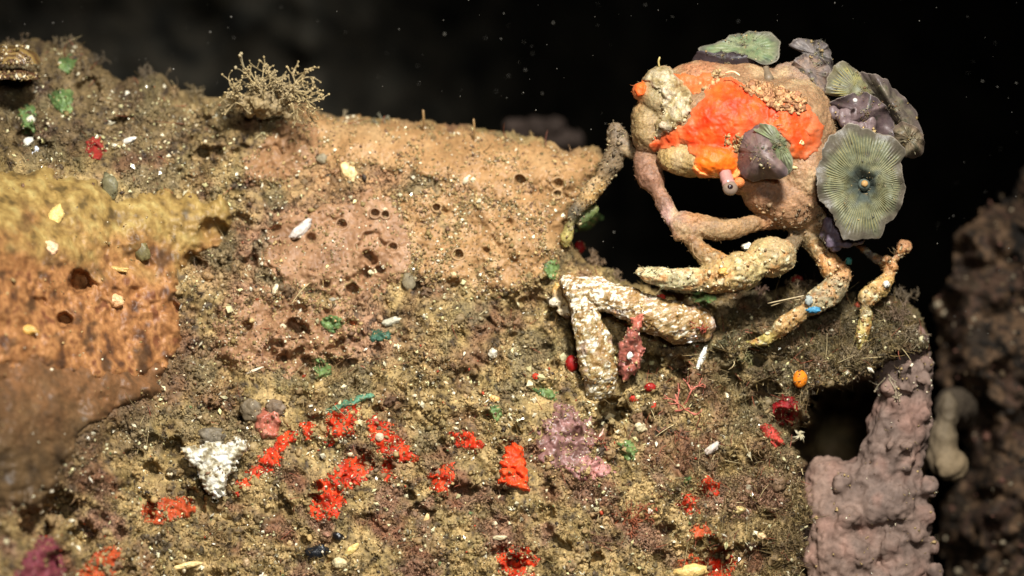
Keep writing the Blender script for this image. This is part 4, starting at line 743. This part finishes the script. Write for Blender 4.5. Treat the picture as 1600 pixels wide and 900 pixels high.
# green algae
GR = [S(60,84,46), S(92,116,64), S(120,140,84)]
for i, (P, lab) in enumerate([([(76,152),(92,138),(112,140),(116,160),(108,180),(90,176)], 'green algae patch in the upper left turf'), ([(28,172),(46,160),(58,168),(52,210),(34,214)], 'green algae streak near the left edge'),
        ([(500,500),(516,490),(534,494),(540,508),(524,520),(504,516)], 'pale green algae cushion left of the orange shell bit'), ([(576,518),(592,514),(612,520),(612,532),(590,536),(578,530)], 'blue green algae cushion right of the orange shell bit'),
        ([(846,412),(862,404),(876,416),(872,434),(854,438)], 'bright green algae at the right edge of the rock below the hollow'), ([(764,630),(778,634),(788,650),(776,658),(764,646)], 'green algae under the small orange and white shell'),
        ([(964,692),(984,686),(998,700),(992,722),(972,716)], 'light green algae patch right of the black gap'), ([(1068,746),(1082,744),(1084,756),(1070,758)], 'small blue green algae dab left of the upper orange spot'),
        ([(828,608),(848,604),(872,612),(868,624),(844,620)], 'dull green algae film left of the coral stump foot'), ([(486,562),(508,560),(524,574),(512,592),(492,590)], 'olive green algae mat below the pale green cushion'),
        ([(1080,462),(1104,456),(1120,466),(1108,478),(1086,476)], 'olive green algae bump under the big pincer'), ([(905,335),(925,325),(940,340),(920,358),(902,360)], 'green algae tuft beneath the gold leg segment'), ([(90,90),(110,84),(122,100),(104,120),(92,112)], 'yellow green algae at the upper left crest')]):
    grow('green_algae', P, lab, 'algae', GR if i != 3 else [S(40,76,62), S(70,104,80)], M_green, 7, 7, (9, 5), ((8, 3), (4, 1.4)), 60 + i, 1.6)
grow('green_algae', [(508,640),(534,628),(556,620),(580,612),(586,620),(562,630),(538,638),(514,646)], 'blue green algae strip above the central orange sponges', 'algae', [S(70,110,84), S(110,160,128)], M_green, 8, 5, (9, 3), ((8, 2),), 90, 1.5)

# ------------------------------------------------------------------ forked white coral branch
fork = thing('coral_branch', (935, 610, 0), 'forked dead coral branch crusted cream white below the big pincer', 'dead coral')
A1 = chain([(892, 442, -24, 17), (915, 452, -30, 21), (945, 462, -36, 24), (980, 474, -40, 26), (1010, 488, -40, 29), (1045, 498, -36, 31), (1075, 506, -28, 30), (1094, 510, -18, 24)], S(190,158,104)); A1 += [((1100, 494, -24), (12, 14, 12), S(196,150,104)), ((1102, 520, -20), (12, 14, 12), S(196,160,124)), ((1060, 524, -22), (24, 14, 18), S(190,160,120))]
A2 = chain([(900, 455, -30, 18), (914, 485, -34, 22), (922, 515, -36, 25), (930, 545, -36, 27), (936, 575, -34, 28), (938, 596, -28, 25), (934, 612, -18, 16)], S(184,160,106)); A2 += [((926, 614, -24), (10, 12, 10), S(190,170,140)), ((905, 470, -34), (14, 14, 12), S(176,156,130)), ((960, 470, -36), (18, 14, 16), S(206,190,150))]
for nm, bl, sd in (('right_arm', A1, 3), ('lower_arm', A2, 9)):
    v, q, c = union(bl, 1.9, 2, ((30, 5.0), (13, 2.4), (5, 2.0)), 5, sd); n1 = fbm(v[:, 0] * 0.55 + v[:, 1] * 0.3, v[:, 1] * 1.3, v[:, 2], 7, 4, 0.7)[:, None]; n2 = fbm(v[:, 0] + 90, v[:, 1], v[:, 2], 26, 3)[:, None]
    c = c * 0.72; ax = (sstep(v[:, 0], 1010, 960) * sstep(v[:, 1], 540, 470) + 0.5 * sstep(v[:, 1], 570, 600))[:, None]; c = c + (S(250,244,222) - c) * np.clip(n1 * 2.6 - 0.75 + 0.95 * ax + 0.9 * n2, 0, 0.95); c = c + (S(140,104,58) - c) * np.clip(0.1 - n2 * 1.3 - n1 * 0.9 - 0.25 * ax, 0, 0.85); c = c + (S(150,110,96) - c) * np.clip(n2 * 1.2 - 0.3 + 0.4 * sstep(v[:, 0], 1040, 1090)[:, None], 0, 0.6)
    obj('arm', v, q, M_white, fork, c)
v, q, c = union([((890, 472, 4), (16, 12, 14), S(206,180,120)), ((876, 458, 8), (14, 14, 12), S(176,136,76)), ((868, 472, 4), (10, 8, 9), S(240,230,206)), ((884, 486, 2), (14, 8, 10), S(226,206,170)), ((872, 448, 10), (8, 8, 8), S(200,160,90)), ((895, 460, 4), (10, 12, 10), S(190,160,100))], 1.8, 2, ((9, 2.4), (5, 1.4)), 4, 2)
tag(obj('shell_lump', v, q, M_white, None, c), 'knobbly cream white shell lump at the left tip of the forked coral branch', 'shell')
v, q, t = patch(lambda a, b: a * 0 - 70 + 0.30 * (b - 495) + 4 * np.sin((a + b) / 9.0), [(987,497),(1004,491),(1002,511),(998,522),(1005,546),(999,570),(990,585),(974,596),(966,570),(966,538),(979,524),(985,508)], 1.4, 7, 6, (9, 3.5), ((14, 4), (6, 1.8)), 31)
vb = v.copy(); vb[:, 2] += 9; n = len(v); c = colmix(v, [S(96,58,50), S(140,80,70), S(176,104,86), S(120,84,70)], 15, 5, 1.4); c = c + (S(196,106,84) - c) * (np.clip((520 - v[:, 1]) / 20, 0, 1) * 0.7)[:, None]
tag(obj('red_film', np.concatenate([v, vb]), np.concatenate([q, q[:, ::-1] + n]), M_film, None, np.tile(c, (2, 1))), 'reddish translucent tunicate draped in the fork of the coral branch', 'tunicate')
def chip(name, a, b, rad, rot, col, label, cat, m=M_white, lift=0.3, amp=0.34, lvl=2, group=None, dd=None, flat=False):
    tv, tf = ICO[lvl]; r = np.array(rad, float); n = tv * (1 + amp * fbm(tv[:, 0] + a * .37, tv[:, 1] + b * .53, tv[:, 2] + a, 0.7, 3))[:, None] * r
    ct, st = math.cos(rot), math.sin(rot); n = np.stack([n[:, 0] * ct - n[:, 1] * st, n[:, 0] * st + n[:, 1] * ct, n[:, 2]], 1)
    v = n + [a, b, (rockd(a, b) if dd is None else dd) - lift * r[2] - 1.5]; c = np.array(col) * (1 + 0.3 * fbm(v[:, 0], v[:, 1], v[:, 2], max(4, r.mean()), 2))[:, None]
    return tag(obj(name, v, tf, m, None, c, not flat), label, cat, group)
WH, IV = S(240,236,222), S(226,204,160)
chip('shell_fragment', 539, 266, (8, 13, 7), -0.3, S(236,200,140), 'cream shell fragment on the upper rock, left half of a broken pair', 'shell fragment'); chip('shell_fragment', 550, 273, (7, 13, 6), 0.1, S(240,206,150), 'cream shell fragment on the upper rock, right half of a broken pair', 'shell fragment')
chip('white_crust', 470, 358, (22, 8, 4), -0.75, S(206,194,182), 'bright white crust patch at the left rim of the pinkish sponge', 'coralline crust', M_white, 0.7, 0.4)
chip('shell_fragment', 552, 506, (5, 15, 5), -0.3, S(220,120,70), 'orange shell sliver between two green algae cushions', 'shell fragment'); chip('shell_fragment', 612, 502, (16, 6, 5), -0.3, S(190,184,160), 'long grey white shell sliver right of the orange one', 'shell fragment')
chip('shell_fragment', 292, 884, (26, 5, 5), -0.2, S(236,204,140), 'long pale shell splinter near the bottom left', 'shell fragment'); chip('shell_fragment', 550, 858, (14, 6, 5), -0.75, S(226,196,120), 'pale yellow shell splinter pointing up at the bottom edge', 'shell fragment'); chip('shell_fragment', 530, 880, (11, 9, 6), 0.2, S(214,196,150), 'white shell chunk under the pale yellow splinter', 'shell fragment')
chip('shell_fragment', 396, 579, (17, 2, 2), -0.36, S(236,220,190), 'thin pale needle lying above the reddish tunicate', 'spicule'); chip('shell_fragment', 1096, 560, (5, 19, 4), 0.35, WH, 'white splinter hanging under the right end of the coral branch', 'shell fragment', dd=-10)
chip('shell_fragment', 936, 686, (2.5, 15, 2.5), 0.45, S(230,190,170), 'pale splinter beside the black gap', 'shell fragment'); chip('shell_fragment', 1112, 701, (14, 6, 5), -0.7, S(196,180,166), 'translucent oval shell valve on the lower right turf', 'shell valve', M_eye)
chip('shell_fragment', 773, 623, (8, 5, 5), 0.2, S(240,180,110), 'small orange and white shell left of the stump foot', 'shell fragment'); chip('shell_fragment', 770, 552, (7, 8, 6), 0.5, S(214,204,180), 'white shell bit left of the red ball', 'shell fragment')
chip('shell_fragment', 728, 282, (4, 7, 4), 0.5, S(220,206,170), 'little ivory shell peg standing on the ridge sponge', 'shell fragment'); chip('shell_fragment', 582, 425, (7, 5, 4), 0, S(244,226,180), 'bright shell bit at the end of the dark crack', 'shell fragment')
chip('shell_fragment', 984, 556, (5, 6, 4), 0.3, WH, 'white bead of shell on the reddish film', 'shell fragment', dd=-62); chip('shell_fragment', 430, 452, (4, 9, 4), 0.3, S(240,220,180), 'small upright shell shard on the rose brown sponge', 'shell fragment')
chip('shell_fragment', 1000, 667, (9, 8, 6), 0.2, S(206,190,150), 'cream shell piece above the light green algae', 'shell fragment'); chip('shell_fragment', 1155, 797, (10, 6, 6), 0, S(206,180,120), 'yellow shell piece right of the lower orange spot', 'shell fragment'); chip('shell_fragment', 1190, 838, (8, 5, 5), 0.3, S(236,200,150), 'peach shell piece near the hollow rim', 'shell fragment')
chip('shell_fragment', 1080, 894, (26, 12, 9), -0.1, S(232,196,120), 'large pale yellow shell at the bottom edge', 'shell fragment', M_white); chip('shell_fragment', 782, 840, (12, 4, 4), -0.05, S(206,190,150), 'flat pale shell sliver at the bottom centre', 'shell fragment'); chip('shell_fragment', 666, 812, (4, 13, 4), 0.35, S(226,190,130), 'thin ochre shell stick at the bottom centre', 'shell fragment')
chip('shell_fragment', 385, 880, (6, 8, 5), 0, S(190,160,120), 'tan shell bit near the bottom left', 'shell fragment'); chip('shell_fragment', 455, 850, (7, 5, 5), .4, S(210,180,130), 'tan shell bit left of the black pebble', 'shell fragment')
chip('shell_fragment', 85, 340, (11, 22, 7), 0.5, S(226,196,120), 'blurred pale blade on the yellow sponge', 'shell fragment', M_white, 2.0); chip('shell_fragment', 78, 388, (13, 12, 8), 0.2, S(232,190,150), 'blurred pinkish white lump on the yellow sponge', 'shell fragment', M_white, 1.9); chip('shell_fragment', 178, 420, (22, 5, 5), 0.1, S(206,170,100), 'blurred pale strip across the orange half of the left sponge', 'shell fragment', M_white, 2.0)
chip('shell_fragment', 180, 470, (15, 10, 7), 0.1, S(220,170,120), 'blurred peach lump on the orange half of the left sponge', 'shell fragment', M_white, 2.0); chip('shell_fragment', 40, 515, (20, 8, 7), 0.2, S(206,160,80), 'blurred golden streak at the left edge', 'shell fragment', M_white, 2.0); chip('shell_fragment', 222, 392, (12, 18, 8), -0.2, S(106,96,60), 'grey green leaf bit on the yellow sponge', 'leaf bit', M_green, 2.2); chip('shell_fragment', 172, 290, (12, 20, 7), -0.3, S(110,104,76), 'grey blade at the top edge of the yellow sponge', 'leaf bit', M_green, 2.0)
chip('shell_fragment', 48, 222, (12, 8, 6), -0.3, WH, 'white shell fragment by the left edge, upper of two', 'shell fragment'); chip('shell_fragment', 52, 236, (9, 6, 5), -0.5, S(220,226,240), 'white shell fragment by the left edge, lower of two', 'shell fragment'); chip('shell_fragment', 48, 188, (8, 8, 5), 0, S(230,226,200), 'pale round shell bit above the two white fragments', 'shell fragment'); chip('shell_fragment', 200, 220, (13, 4, 4), -0.4, S(226,220,206), 'pale sliver right of the blurred red blob', 'shell fragment')
chip('black_pebble', 495, 863, (19, 11, 9), -0.25, S(22,24,28), 'black pebble at the bottom edge', 'pebble', M_shell, 0.7, 0.35); chip('black_pebble', 528, 838, (9, 6, 6), 0.3, S(26,24,24), 'small black pebble above the larger one', 'pebble', M_shell, 0.7, 0.35)
chip('grey_pebble', 392, 640, (16, 18, 10), 0, S(112,98,76), 'grey brown pebble left of the reddish tunicate', 'pebble', M_turf, 0.15, 0.3, 3); chip('grey_pebble', 330, 682, (22, 14, 12), 0, S(108,98,80), 'grey pebble sitting on top of the white triangular fragment', 'pebble', M_turf, 0.9, 0.3, 3); chip('grey_pebble', 430, 637, (15, 13, 10), 0, S(116,98,78), 'half buried grey brown pebble just above the reddish tunicate', 'pebble', M_turf, 0.3, 0.3, 3)
ball('white_bead', 593, 683, (7, 7, 5), S(206,180,150), 'round white bead on a bright orange sponge patch', 'bead', M_white, 1.2, 2, 0.1); ball('grey_bead', 504, 248, (9, 8, 4), S(136,124,98), 'soft grey bead high on the rock left of the broken shell', 'bead', M_turf, 0.5, 2, 0.25); ball('grey_bead', 640, 440, (11, 15, 4), S(124,112,86), 'grey oval bead near the rock centre', 'bead', M_turf, 0.3, 2, 0.25)
# triangular white fragment
v, q, t = patch(lambda a, b: rockd(a, b) * 0 + (-92 - 0.1 * (b - 700) + 0.25 * (a - 330)), [(286,700),(312,694),(344,690),(384,690),(386,704),(366,728),(356,756),(340,782),(330,776),(316,748),(298,722)], 1.6, 12, 9, (12, 8), ((16, 5), (5, 2.6)), 77)
vb = v.copy(); vb[:, 2] += 34; n = len(v); c = colmix(v, [S(116,100,70), S(170,160,130), S(214,208,190), S(226,222,210)], 12, 4, 1.5)
tag(obj('coral_fragment', np.concatenate([v, vb]), np.concatenate([q, q[:, ::-1] + n]), M_white, None, np.tile(c, (2, 1))), 'white grey triangular coral fragment at the lower left', 'coral fragment')
# striped shell, upper left corner
sh = thing('striped_shell', (40, 130, 60), 'half open striped yellow brown shell at the upper left corner', 'shell')
for k, (cy, sq_, c1, c2) in enumerate(((100, 1.0, S(150,122,70), S(84,60,38)), (124, 0.62, S(104,72,48), S(64,46,34)))):
    T, R = np.meshgrid(np.linspace(math.pi, 2 * math.pi, 60), np.linspace(0.05, 1, 20), indexing='ij'); a = 18 + 46 * R * np.cos(T); b = cy + 30 * sq_ * R * np.sin(T) * (1 + 0.06 * np.sin(9 * T)); D = 72 - 46 * np.sqrt(np.clip(1 - R ** 2, 0, 1)) + 1.5 * np.sin(R * 40)
    v = np.stack([a, b, D], -1).reshape(-1, 3); i = np.arange(59)[:, None] * 20; j = np.arange(19)[None]; q = np.stack([i + j, i + 20 + j, i + 21 + j, i + 1 + j], -1).reshape(-1, 4); n = len(v); v2 = v + [0, 0, 4]
    s_ = (0.5 + 0.5 * np.sin(R.ravel() * 26 + 1.2 * fbm(a.ravel(), b.ravel(), 1.0, 14, 2)))[:, None]; c = c1 * s_ + c2 * (1 - s_); obj('valve', np.concatenate([v, v2]), np.concatenate([q, q[:, ::-1] + n]), M_shell, sh, np.tile(c, (2, 1)))

# ------------------------------------------------------------------ branching growths
def branch(mb, p, dv, L, r, depth, c, spread=0.6, beads=0, r_=random):
    n = 5; pts = [np.array(p, float)]; d_ = np.array(dv, float)
    for _ in range(n): d_ = d_ + np.array([r_.gauss(0, .16) for _ in range(3)]); d_ /= np.linalg.norm(d_); pts.append(pts[-1] + d_ * L / n)
    mb.tube(pts, np.linspace(r, r * 0.65, n + 1), np.array(c) * r_.uniform(.8, 1.15), 5)
    if depth == 0:
        if beads: mb.ball(pts[-1], np.array([1, 1, 1]) * r * r_.uniform(1.6, beads), np.array(c) * r_.uniform(1, 1.35), 1, 0.25)
        return
    for _ in range(r_.choice([2, 3, 3])):
        e_ = d_ + np.array([r_.gauss(0, spread) for _ in range(3)]); branch(mb, pts[r_.choice([-1, -2, -3])], e_ / np.linalg.norm(e_), L * r_.uniform(.55, .85), r * .72, depth - 1, c, spread, beads, r_)
hy = thing('hydroid_bush', (430, 168, 60), 'pale feathery branching hydroid bush on the crest of the rock', 'hydroid')
for (a, b), (dx, dy) in zip([(410,160),(428,158),(440,160),(420,166),(446,150),(400,165),(436,150),(418,162),(452,158),(390,168),(432,164)], [(-.25,-1),(.25,-1),(.9,-.45),(-.7,-.6),(.8,-.9),(-.9,-.3),(1.0,-.05),(-.1,-.8),(.6,-.6),(-.6,-.7),(.4,-.7)]):
    mb = MB(); branch(mb, (a, b, 58 + rng.uniform(-12, 12)), np.array([dx, dy, rng.uniform(-.5, .3)]), 32, 1.9, 3, S(166,146,104), 0.6, 2.4); branch(mb, (a - 6, b - 6, 58 + rng.uniform(-12, 12)), np.array([dx * .6 - .2, dy, rng.uniform(-.5, .3)]), 22, 1.9, 3, S(150,132,96), 0.8, 2.4); mb.build('branch', M_fil, hy)
mb = MB(); branch(mb, (398, 140, 55), np.array([-.15, -1, 0.]), 46, 1.6, 1, S(150,136,104), 0.4, 2.4); mb.build('branch', M_fil, hy)
sl = [((412 + rng.normal() * 26, 162 + rng.normal() * 9, 62 + rng.normal() * 8), rng.uniform(5, 11), S(140,120,84) * rng.uniform(.7, 1.2)) for _ in range(40)]
v, q, c = union(sl, 2.2, 1, ((8, 3.5), (4, 2)), 4, 3); obj('base', v, q, M_turf, hy, c)
def tuft(name, a, b, n, L, r, depth, c, label, cat, up=(0, -1, -0.4), wide=8, spread=.5, beads=0, dd=None, group=None):
    mb = MB()
    for _ in range(n):
        x, y = a + rng.normal() * wide, b + rng.normal() * wide * .5; dv = np.array(up) + rng.normal(size=3) * [.5, .35, .4]; branch(mb, (x, y, (rockd(x, y) if dd is None else dd) + 1), dv / np.linalg.norm(dv), L * rng.uniform(.6, 1.2), r, depth, c, spread, beads)
    return tag(mb.build(name, M_fil), label, cat, group)
TF = 'brown algae tufts along the crest and ledge'
for a, b, n, L, c, lab in [(300,150,14,9,S(120,104,74),'brown algae tuft on the crest left of the hydroid bush'),(230,122,14,10,S(100,86,66),'dim brown algae tuft on the crest at the upper left'),(250,185,16,10,S(140,122,84),'beige algae tuft below the upper left crest'),(340,180,16,10,S(128,112,76),'olive algae tuft right under the hydroid bush'),
        (150,100,14,10,S(86,74,56),'dark algae tuft on the upper left shoulder'),(100,72,12,9,S(100,86,62),'shaggy algae tuft at the top of the upper left shoulder'),(30,70,10,9,S(96,80,60),'shaggy algae tuft at the top left corner'),(600,188,8,6,S(120,116,96),'low grey algae tuft on the ridge middle'),(530,186,8,6,S(130,116,90),'low pale algae tuft on the ridge left'),(820,216,7,5,S(150,126,84),'tiny algae tuft on the ridge right'),
        (1250,452,14,10,S(104,86,62),'brown algae tuft under the right rear leg joint'),(1400,500,24,13,S(110,90,70),'bushy brown algae tuft at the right end of the ledge'),(1425,530,18,12,S(120,104,80),'scruffy algae tuft overhanging the grey sponge column'),(1300,520,22,12,S(112,90,66),'tangled brown algae tuft between the two rear legs'),(1240,545,18,11,S(122,98,70),'tangled algae tuft below the gold leg tip'),(1150,500,18,10,S(96,86,56),'dark olive algae tuft right of the coral branch'),
        (930,412,18,9,S(120,98,74),'fine brown algae tuft left under the crab'),(960,436,14,8,S(112,92,68),'fine brown algae tuft above the coral fork'),(1135,540,18,10,S(90,84,56),'shadowed olive algae tuft under the right arm of the fork'),(1330,560,20,13,S(130,112,84),'frayed pale brown algae tuft along the hollow roof'),(1280,580,18,12,S(124,100,74),'frayed reddish brown algae tuft at the left end of the hollow roof'),(1160,570,22,10,S(110,104,66),'bushy olive algae tuft left of the orange ball'),(1120,600,22,10,S(134,116,78),'bushy tan algae tuft below the white splinter'),(1200,590,18,10,S(104,84,60),'brown algae tuft just left of the orange ball'),(1415,470,18,11,S(96,82,62),'dark algae tuft at the rightmost tip of the ledge'),(1432,552,18,9,S(112,98,72),'short algae fringe where the grey sponge column meets the ledge'),(1245,760,18,11,S(132,112,78),'shaggy tan algae tuft on the rock edge left of the grey sponge'),(1240,850,18,11,S(124,104,72),'shaggy brown algae tuft at the rock edge near the bottom'),(1215,720,18,10,S(130,108,76),'shaggy algae tuft on the rock edge below the anemone'),(1185,470,14,9,S(100,76,60),'reddish brown algae tuft behind the big pincer')]:
    tuft('algae_tuft', a, b, n, L, 1.1, 2, c, lab, 'algae', wide=9, group=TF)
tuft('red_algae', 1070, 640, 3, 30, 1.9, 2, S(190,110,90), 'thin branching pink alga below the white splinter', 'algae', (.3, -.6, -.5), 10, .7); tuft('red_algae', 990, 820, 9, 20, 1.5, 3, S(150,84,54), 'rusty branching alga at the bottom right of centre', 'algae', (.2, -.8, -.6), 16, .7); tuft('red_algae', 1085, 520, 6, 14, 1.5, 2, S(150,70,50), 'rust red alga on the right end of the coral branch', 'algae', (0, -.8, -.6), 7, .6, dd=-44)
tuft('red_algae', 935, 700, 6, 12, 1.2, 2, S(150,80,60), 'small red alga beside the black gap', 'algae', (.3, -.7, -.6), 8, .6); tuft('red_algae', 1050, 675, 6, 12, 1.2, 2, S(150,96,70), 'thin tan red alga below the pink one', 'algae', (.3, -.4, -.7), 12, .7)
HG = 'pale hydroid threads hanging in the black hollow'
for a, b, n, L, dd, lab in [(1278,560,6,26,10,'pale hydroid threads hanging at the left of the hollow roof'),(1312,556,4,24,12,'pale hydroid thread hanging at the middle of the hollow roof'),(1392,590,6,20,30,'pale hydroid threads hanging beside the grey sponge column'),(1268,600,4,18,12,'pale hydroid threads right of the orange ball')]: tuft('hydroid', a, b, n, L, 1.1, 1, S(150,136,110), lab, 'hydroid', (-.1, 1, -.2), 8, .4, 2.2, dd, HG)
mb = MB()
for k in range(9): an = k * 2 * math.pi / 9 + rng.normal() * .25; q_ = rng.uniform(.55, 1.1); mb.tube(bezier([(1250, 680, -6), (1250 + 6 * math.cos(an), 680 + 6 * math.sin(an), -14), (1250 + 13 * q_ * math.cos(an + .3), 681 + 12 * q_ * math.sin(an + .3), -12 + 6 * q_)], 6), [1.8, 1.5, 1.3, 1.1, .9, .6], S(176,166,136), 5)
mb.ball((1251, 679, -6), (5, 6, 6), S(170,158,124), 2, .1); mb.tube(bezier([(1251, 682, -4), (1240, 690, 6), (1228, 692, 20)], 6), 1.8, S(170,150,120), 5); tag(mb.build('tiny_anemone', M_sponge), 'tiny pale star shaped anemone at the edge of the black hollow', 'anemone')
for a, b, h, lab in ((661, 204, 32, 'thin brown stalk standing on the ridge, taller of two'), (740, 224, 38, 'faint brown stalk on the ridge, nearer the crab')):
    mb = MB(); mb.tube(bezier([(a, b, rockd(a, b)), (a + 1, b - h / 2, rockd(a, b) - 14), (a, b - h, rockd(a, b) - 18)], 8), [1.9] * 7 + [1.5], S(140,110,70)); tag(mb.build('stalk', M_fil), lab, 'hydroid')
mb = MB(); mb.tube(bezier([(1200, 474, -10), (1228, 468, -20), (1256, 462, -24)], 8), 1.0, S(200,180,140), 4); mb.tube(bezier([(1205, 478, -10), (1230, 470, -16), (1250, 468, -20)], 8), .8, S(180,160,120), 4); tag(mb.build('spicule', M_fil), 'pair of fine pale spicules beside the right rear leg', 'spicule')
mb = MB(); mb.tube(bezier([(1222, 838, -20), (1240, 834, -34), (1262, 822, -44)], 8), [3, 3, 3, 2.6, 2.4, 2.2, 2, 1.4], S(170,160,120), 6); tag(mb.build('spicule', M_fil), 'pale stick poking from the lower rock over the grey sponge', 'spicule')

def px_verts(o):
    n = len(o.data.vertices); co = np.empty(n * 3, np.float32); o.data.vertices.foreach_get('co', co); co = co.reshape(-1, 3) + np.array(world_loc(o)); d_ = co[:, 1] / K; f = 1 + d_ / DC
    return np.stack([co[:, 0] / (K * f) + 800, 450 - co[:, 2] / (K * f), d_], 1)
for o in list(COL.objects):
    if o.type != 'MESH' or 'label' not in o and o.parent is None: continue
    nm = o.name.split('.')[0]; pv = None
    if nm == 'mushroom_coral': pv = px_verts(o); dust_on(o, pv[: len(pv) // 2], 130, None, 0.55, [S(150,140,110), S(110,98,76), OLIVE, BROWN])
    elif nm == 'lobed_polyp': pv = px_verts(o); dust_on(o, pv, 60, pv[:, 2] < np.median(pv[:, 2]), 0.8)
    elif nm in ('oral_disc', 'underside'):
        pv = px_verts(o); h_ = pv[: len(pv) // 2]; big_ = np.ptp(h_[:, 1]) > 120; dust_on(o, h_, 220 if big_ else 110, None, 0.55 if big_ else 0.65, [GREEN_D, S(150,140,110), S(120,110,84), SILT])
    elif nm == 'valve': pv = px_verts(o); dust_on(o, pv[: len(pv) // 2], 160, None, 1.3)
    elif nm == 'arm': pv = px_verts(o); dust_on(o, pv, 200, (pv[:, 2] < -30) * 1.0, 0.7, [S(250,244,226), S(214,180,110), S(150,110,60), S(120,96,60), S(190,120,90)])
    elif nm in ('coral_fragment', 'red_film', 'shell_lump'): pv = px_verts(o); dust_on(o, pv, 90, None, 0.9)
    elif nm in ('black_pebble', 'grey_pebble', 'red_sponge', 'orange_tunicate') and len(o.children) == 0: pv = px_verts(o); dust_on(o, pv, 26, None, 0.8)

# ------------------------------------------------------------------ grey lumpy sponge under the ledge, and other sponges behind
G1, G2, G3 = S(112,94,84), S(132,108,94), S(96,82,74)
gs = chain([(1414, 540, 84, 38), (1414, 580, 80, 42), (1409, 630, 76, 46), (1402, 680, 76, 50), (1388, 730, 76, 50), (1372, 790, 80, 60)], G1) + chain([(1290, 740, 96, 30), (1296, 800, 84, 48), (1310, 870, 74, 56), (1330, 940, 70, 60)], G2)
gs += [((1338, 752, 88), (46, 34, 40), G3), ((1345, 790, 70), (50, 46, 44), G2), ((1352, 736, 70), (13, 13, 14), G2)]
gs += chain([(1400, 740, 74, 40), (1414, 800, 74, 42), (1410, 870, 74, 46), (1400, 940, 74, 50)], G1) + chain([(1296, 800, 90, 50), (1380, 800, 90, 50)], G3)
KP = [(1384,530),(1440,535),(1452,600),(1440,680),(1430,730),(1452,780),(1440,850),(1456,900),(1440,960),(1262,960),(1262,760),(1290,745),(1330,740),(1370,715),(1380,640)]
for _ in range(150):
    x, y = rng.uniform(1262, 1460), rng.uniform(528, 950)
    if sdf(KP, np.array([x]), np.array([y]))[0] < 2: continue
    r_ = rng.uniform(9, 24) if y > 720 else rng.uniform(7, 13); zc = (40 if y > 720 else 30) + rng.uniform(-8, 12) + 0.4 * max(0, 1320 - x); gs.append(((x, y, zc), (r_, r_ * rng.uniform(0.9, 1.5), r_), (G1, G2, G2, G3)[rng.integers(0, 4)]))
for x, y, r_ in ((1447, 566, 12), (1448, 596, 10), (1442, 646, 13), (1352, 738, 13), (1452, 764, 16), (1458, 850, 14), (1460, 896, 12), (1446, 806, 18)): gs.append(((x, y, 52), (r_, r_ * 1.1, r_), G1))
v, q, c = union(gs, 2.8, 5, ((60, 7), (24, 5.5), (10, 2.0), (5, .9)), 9, 5); tag(obj('grey_sponge', v, q, M_grey, None, (c + (S(140,106,92) - c) * np.clip(0.9 * fbm(v[:, 0], v[:, 1], v[:, 2], 55, 3), 0, 0.6)[:, None]) * (1 + 0.3 * fbm(v[:, 0], v[:, 1], v[:, 2], 30, 4) - 0.45 * np.clip(2.5 * fbm(v[:, 0], v[:, 1], v[:, 2], 7, 2) - 1.1, 0, 1))[:, None]), 'large lumpy grey pink sponge climbing the shaded wall under the ledge', 'sponge')
dust_on(bpy.data.objects['grey_sponge'], v, 380, np.where(v[:, 1] < 620, 2.0, 0.5) * (v[:, 2] < np.interp(v[:, 1], [520, 950], [70, 60])), 0.9)
v, q, c = union([((1484, 725, 250), (26, 30, 30), S(128,110,84)), ((1476, 690, 256), (22, 34, 26), S(112,98,76)), ((1482, 645, 262), (18, 34, 24), S(96,84,66)), ((1462, 700, 260), (12, 44, 18), S(100,86,70))] + chain([(1480, 645, 270, 20), (1486, 640, 350, 26), (1494, 640, 440, 34)], S(74,64,52)), 4, 4, ((30, 5), (10, 2)), 8, 3); tag(obj('grey_sponge', v, q, M_grey, None, c), 'small olive grey sponge knob hanging beside the big grey sponge', 'sponge')
for x0, lab in ((826, 'dim brown sponge lump behind the ridge, left of two'), (874, 'dim brown sponge lump behind the ridge, nearer the crab')):
    bl = [((x0 + rng.normal() * 13, 212 + rng.normal() * 12 + (x0 - 850) * .12, 900 + rng.normal() * 10), rng.uniform(10, 20), S(54,44,38) * rng.uniform(.7, 1.2)) for _ in range(12)]
    v, q, c = union(bl, 3, 2, ((20, 5), (9, 2)), 6, x0); tag(obj('brown_sponge', v, q, M_far, None, c), lab, 'sponge')
# ------------------------------------------------------------------ specks drifting in the water
n = 620; a = rng.uniform(-50, 1650, n); b = rng.uniform(-20, 620, n); dd = rng.uniform(-160, 420, n)
inb = (sdf(ROCK, a, b) > -8) & (dd > -420); inb |= (a > 960) & (a < 1460) & (b > 40) & (b < 600) & (dd > -200); keep = ~inb
a, b, dd = a[keep], b[keep], dd[keep]; r = rng.gamma(1.6, .34, len(a)) + .25
v, f, c = many(ICO[0], np.stack([a, b, dd], 1), r, S(120,116,106) * rng.uniform(.15, 0.9, (len(a), 1)), (.6, 1.4))
tag(obj('water_specks', v, f, M_snow, None, c, org=(800, 450, 0)), 'fine pale specks drifting in the dark water', 'specks', kind='stuff')
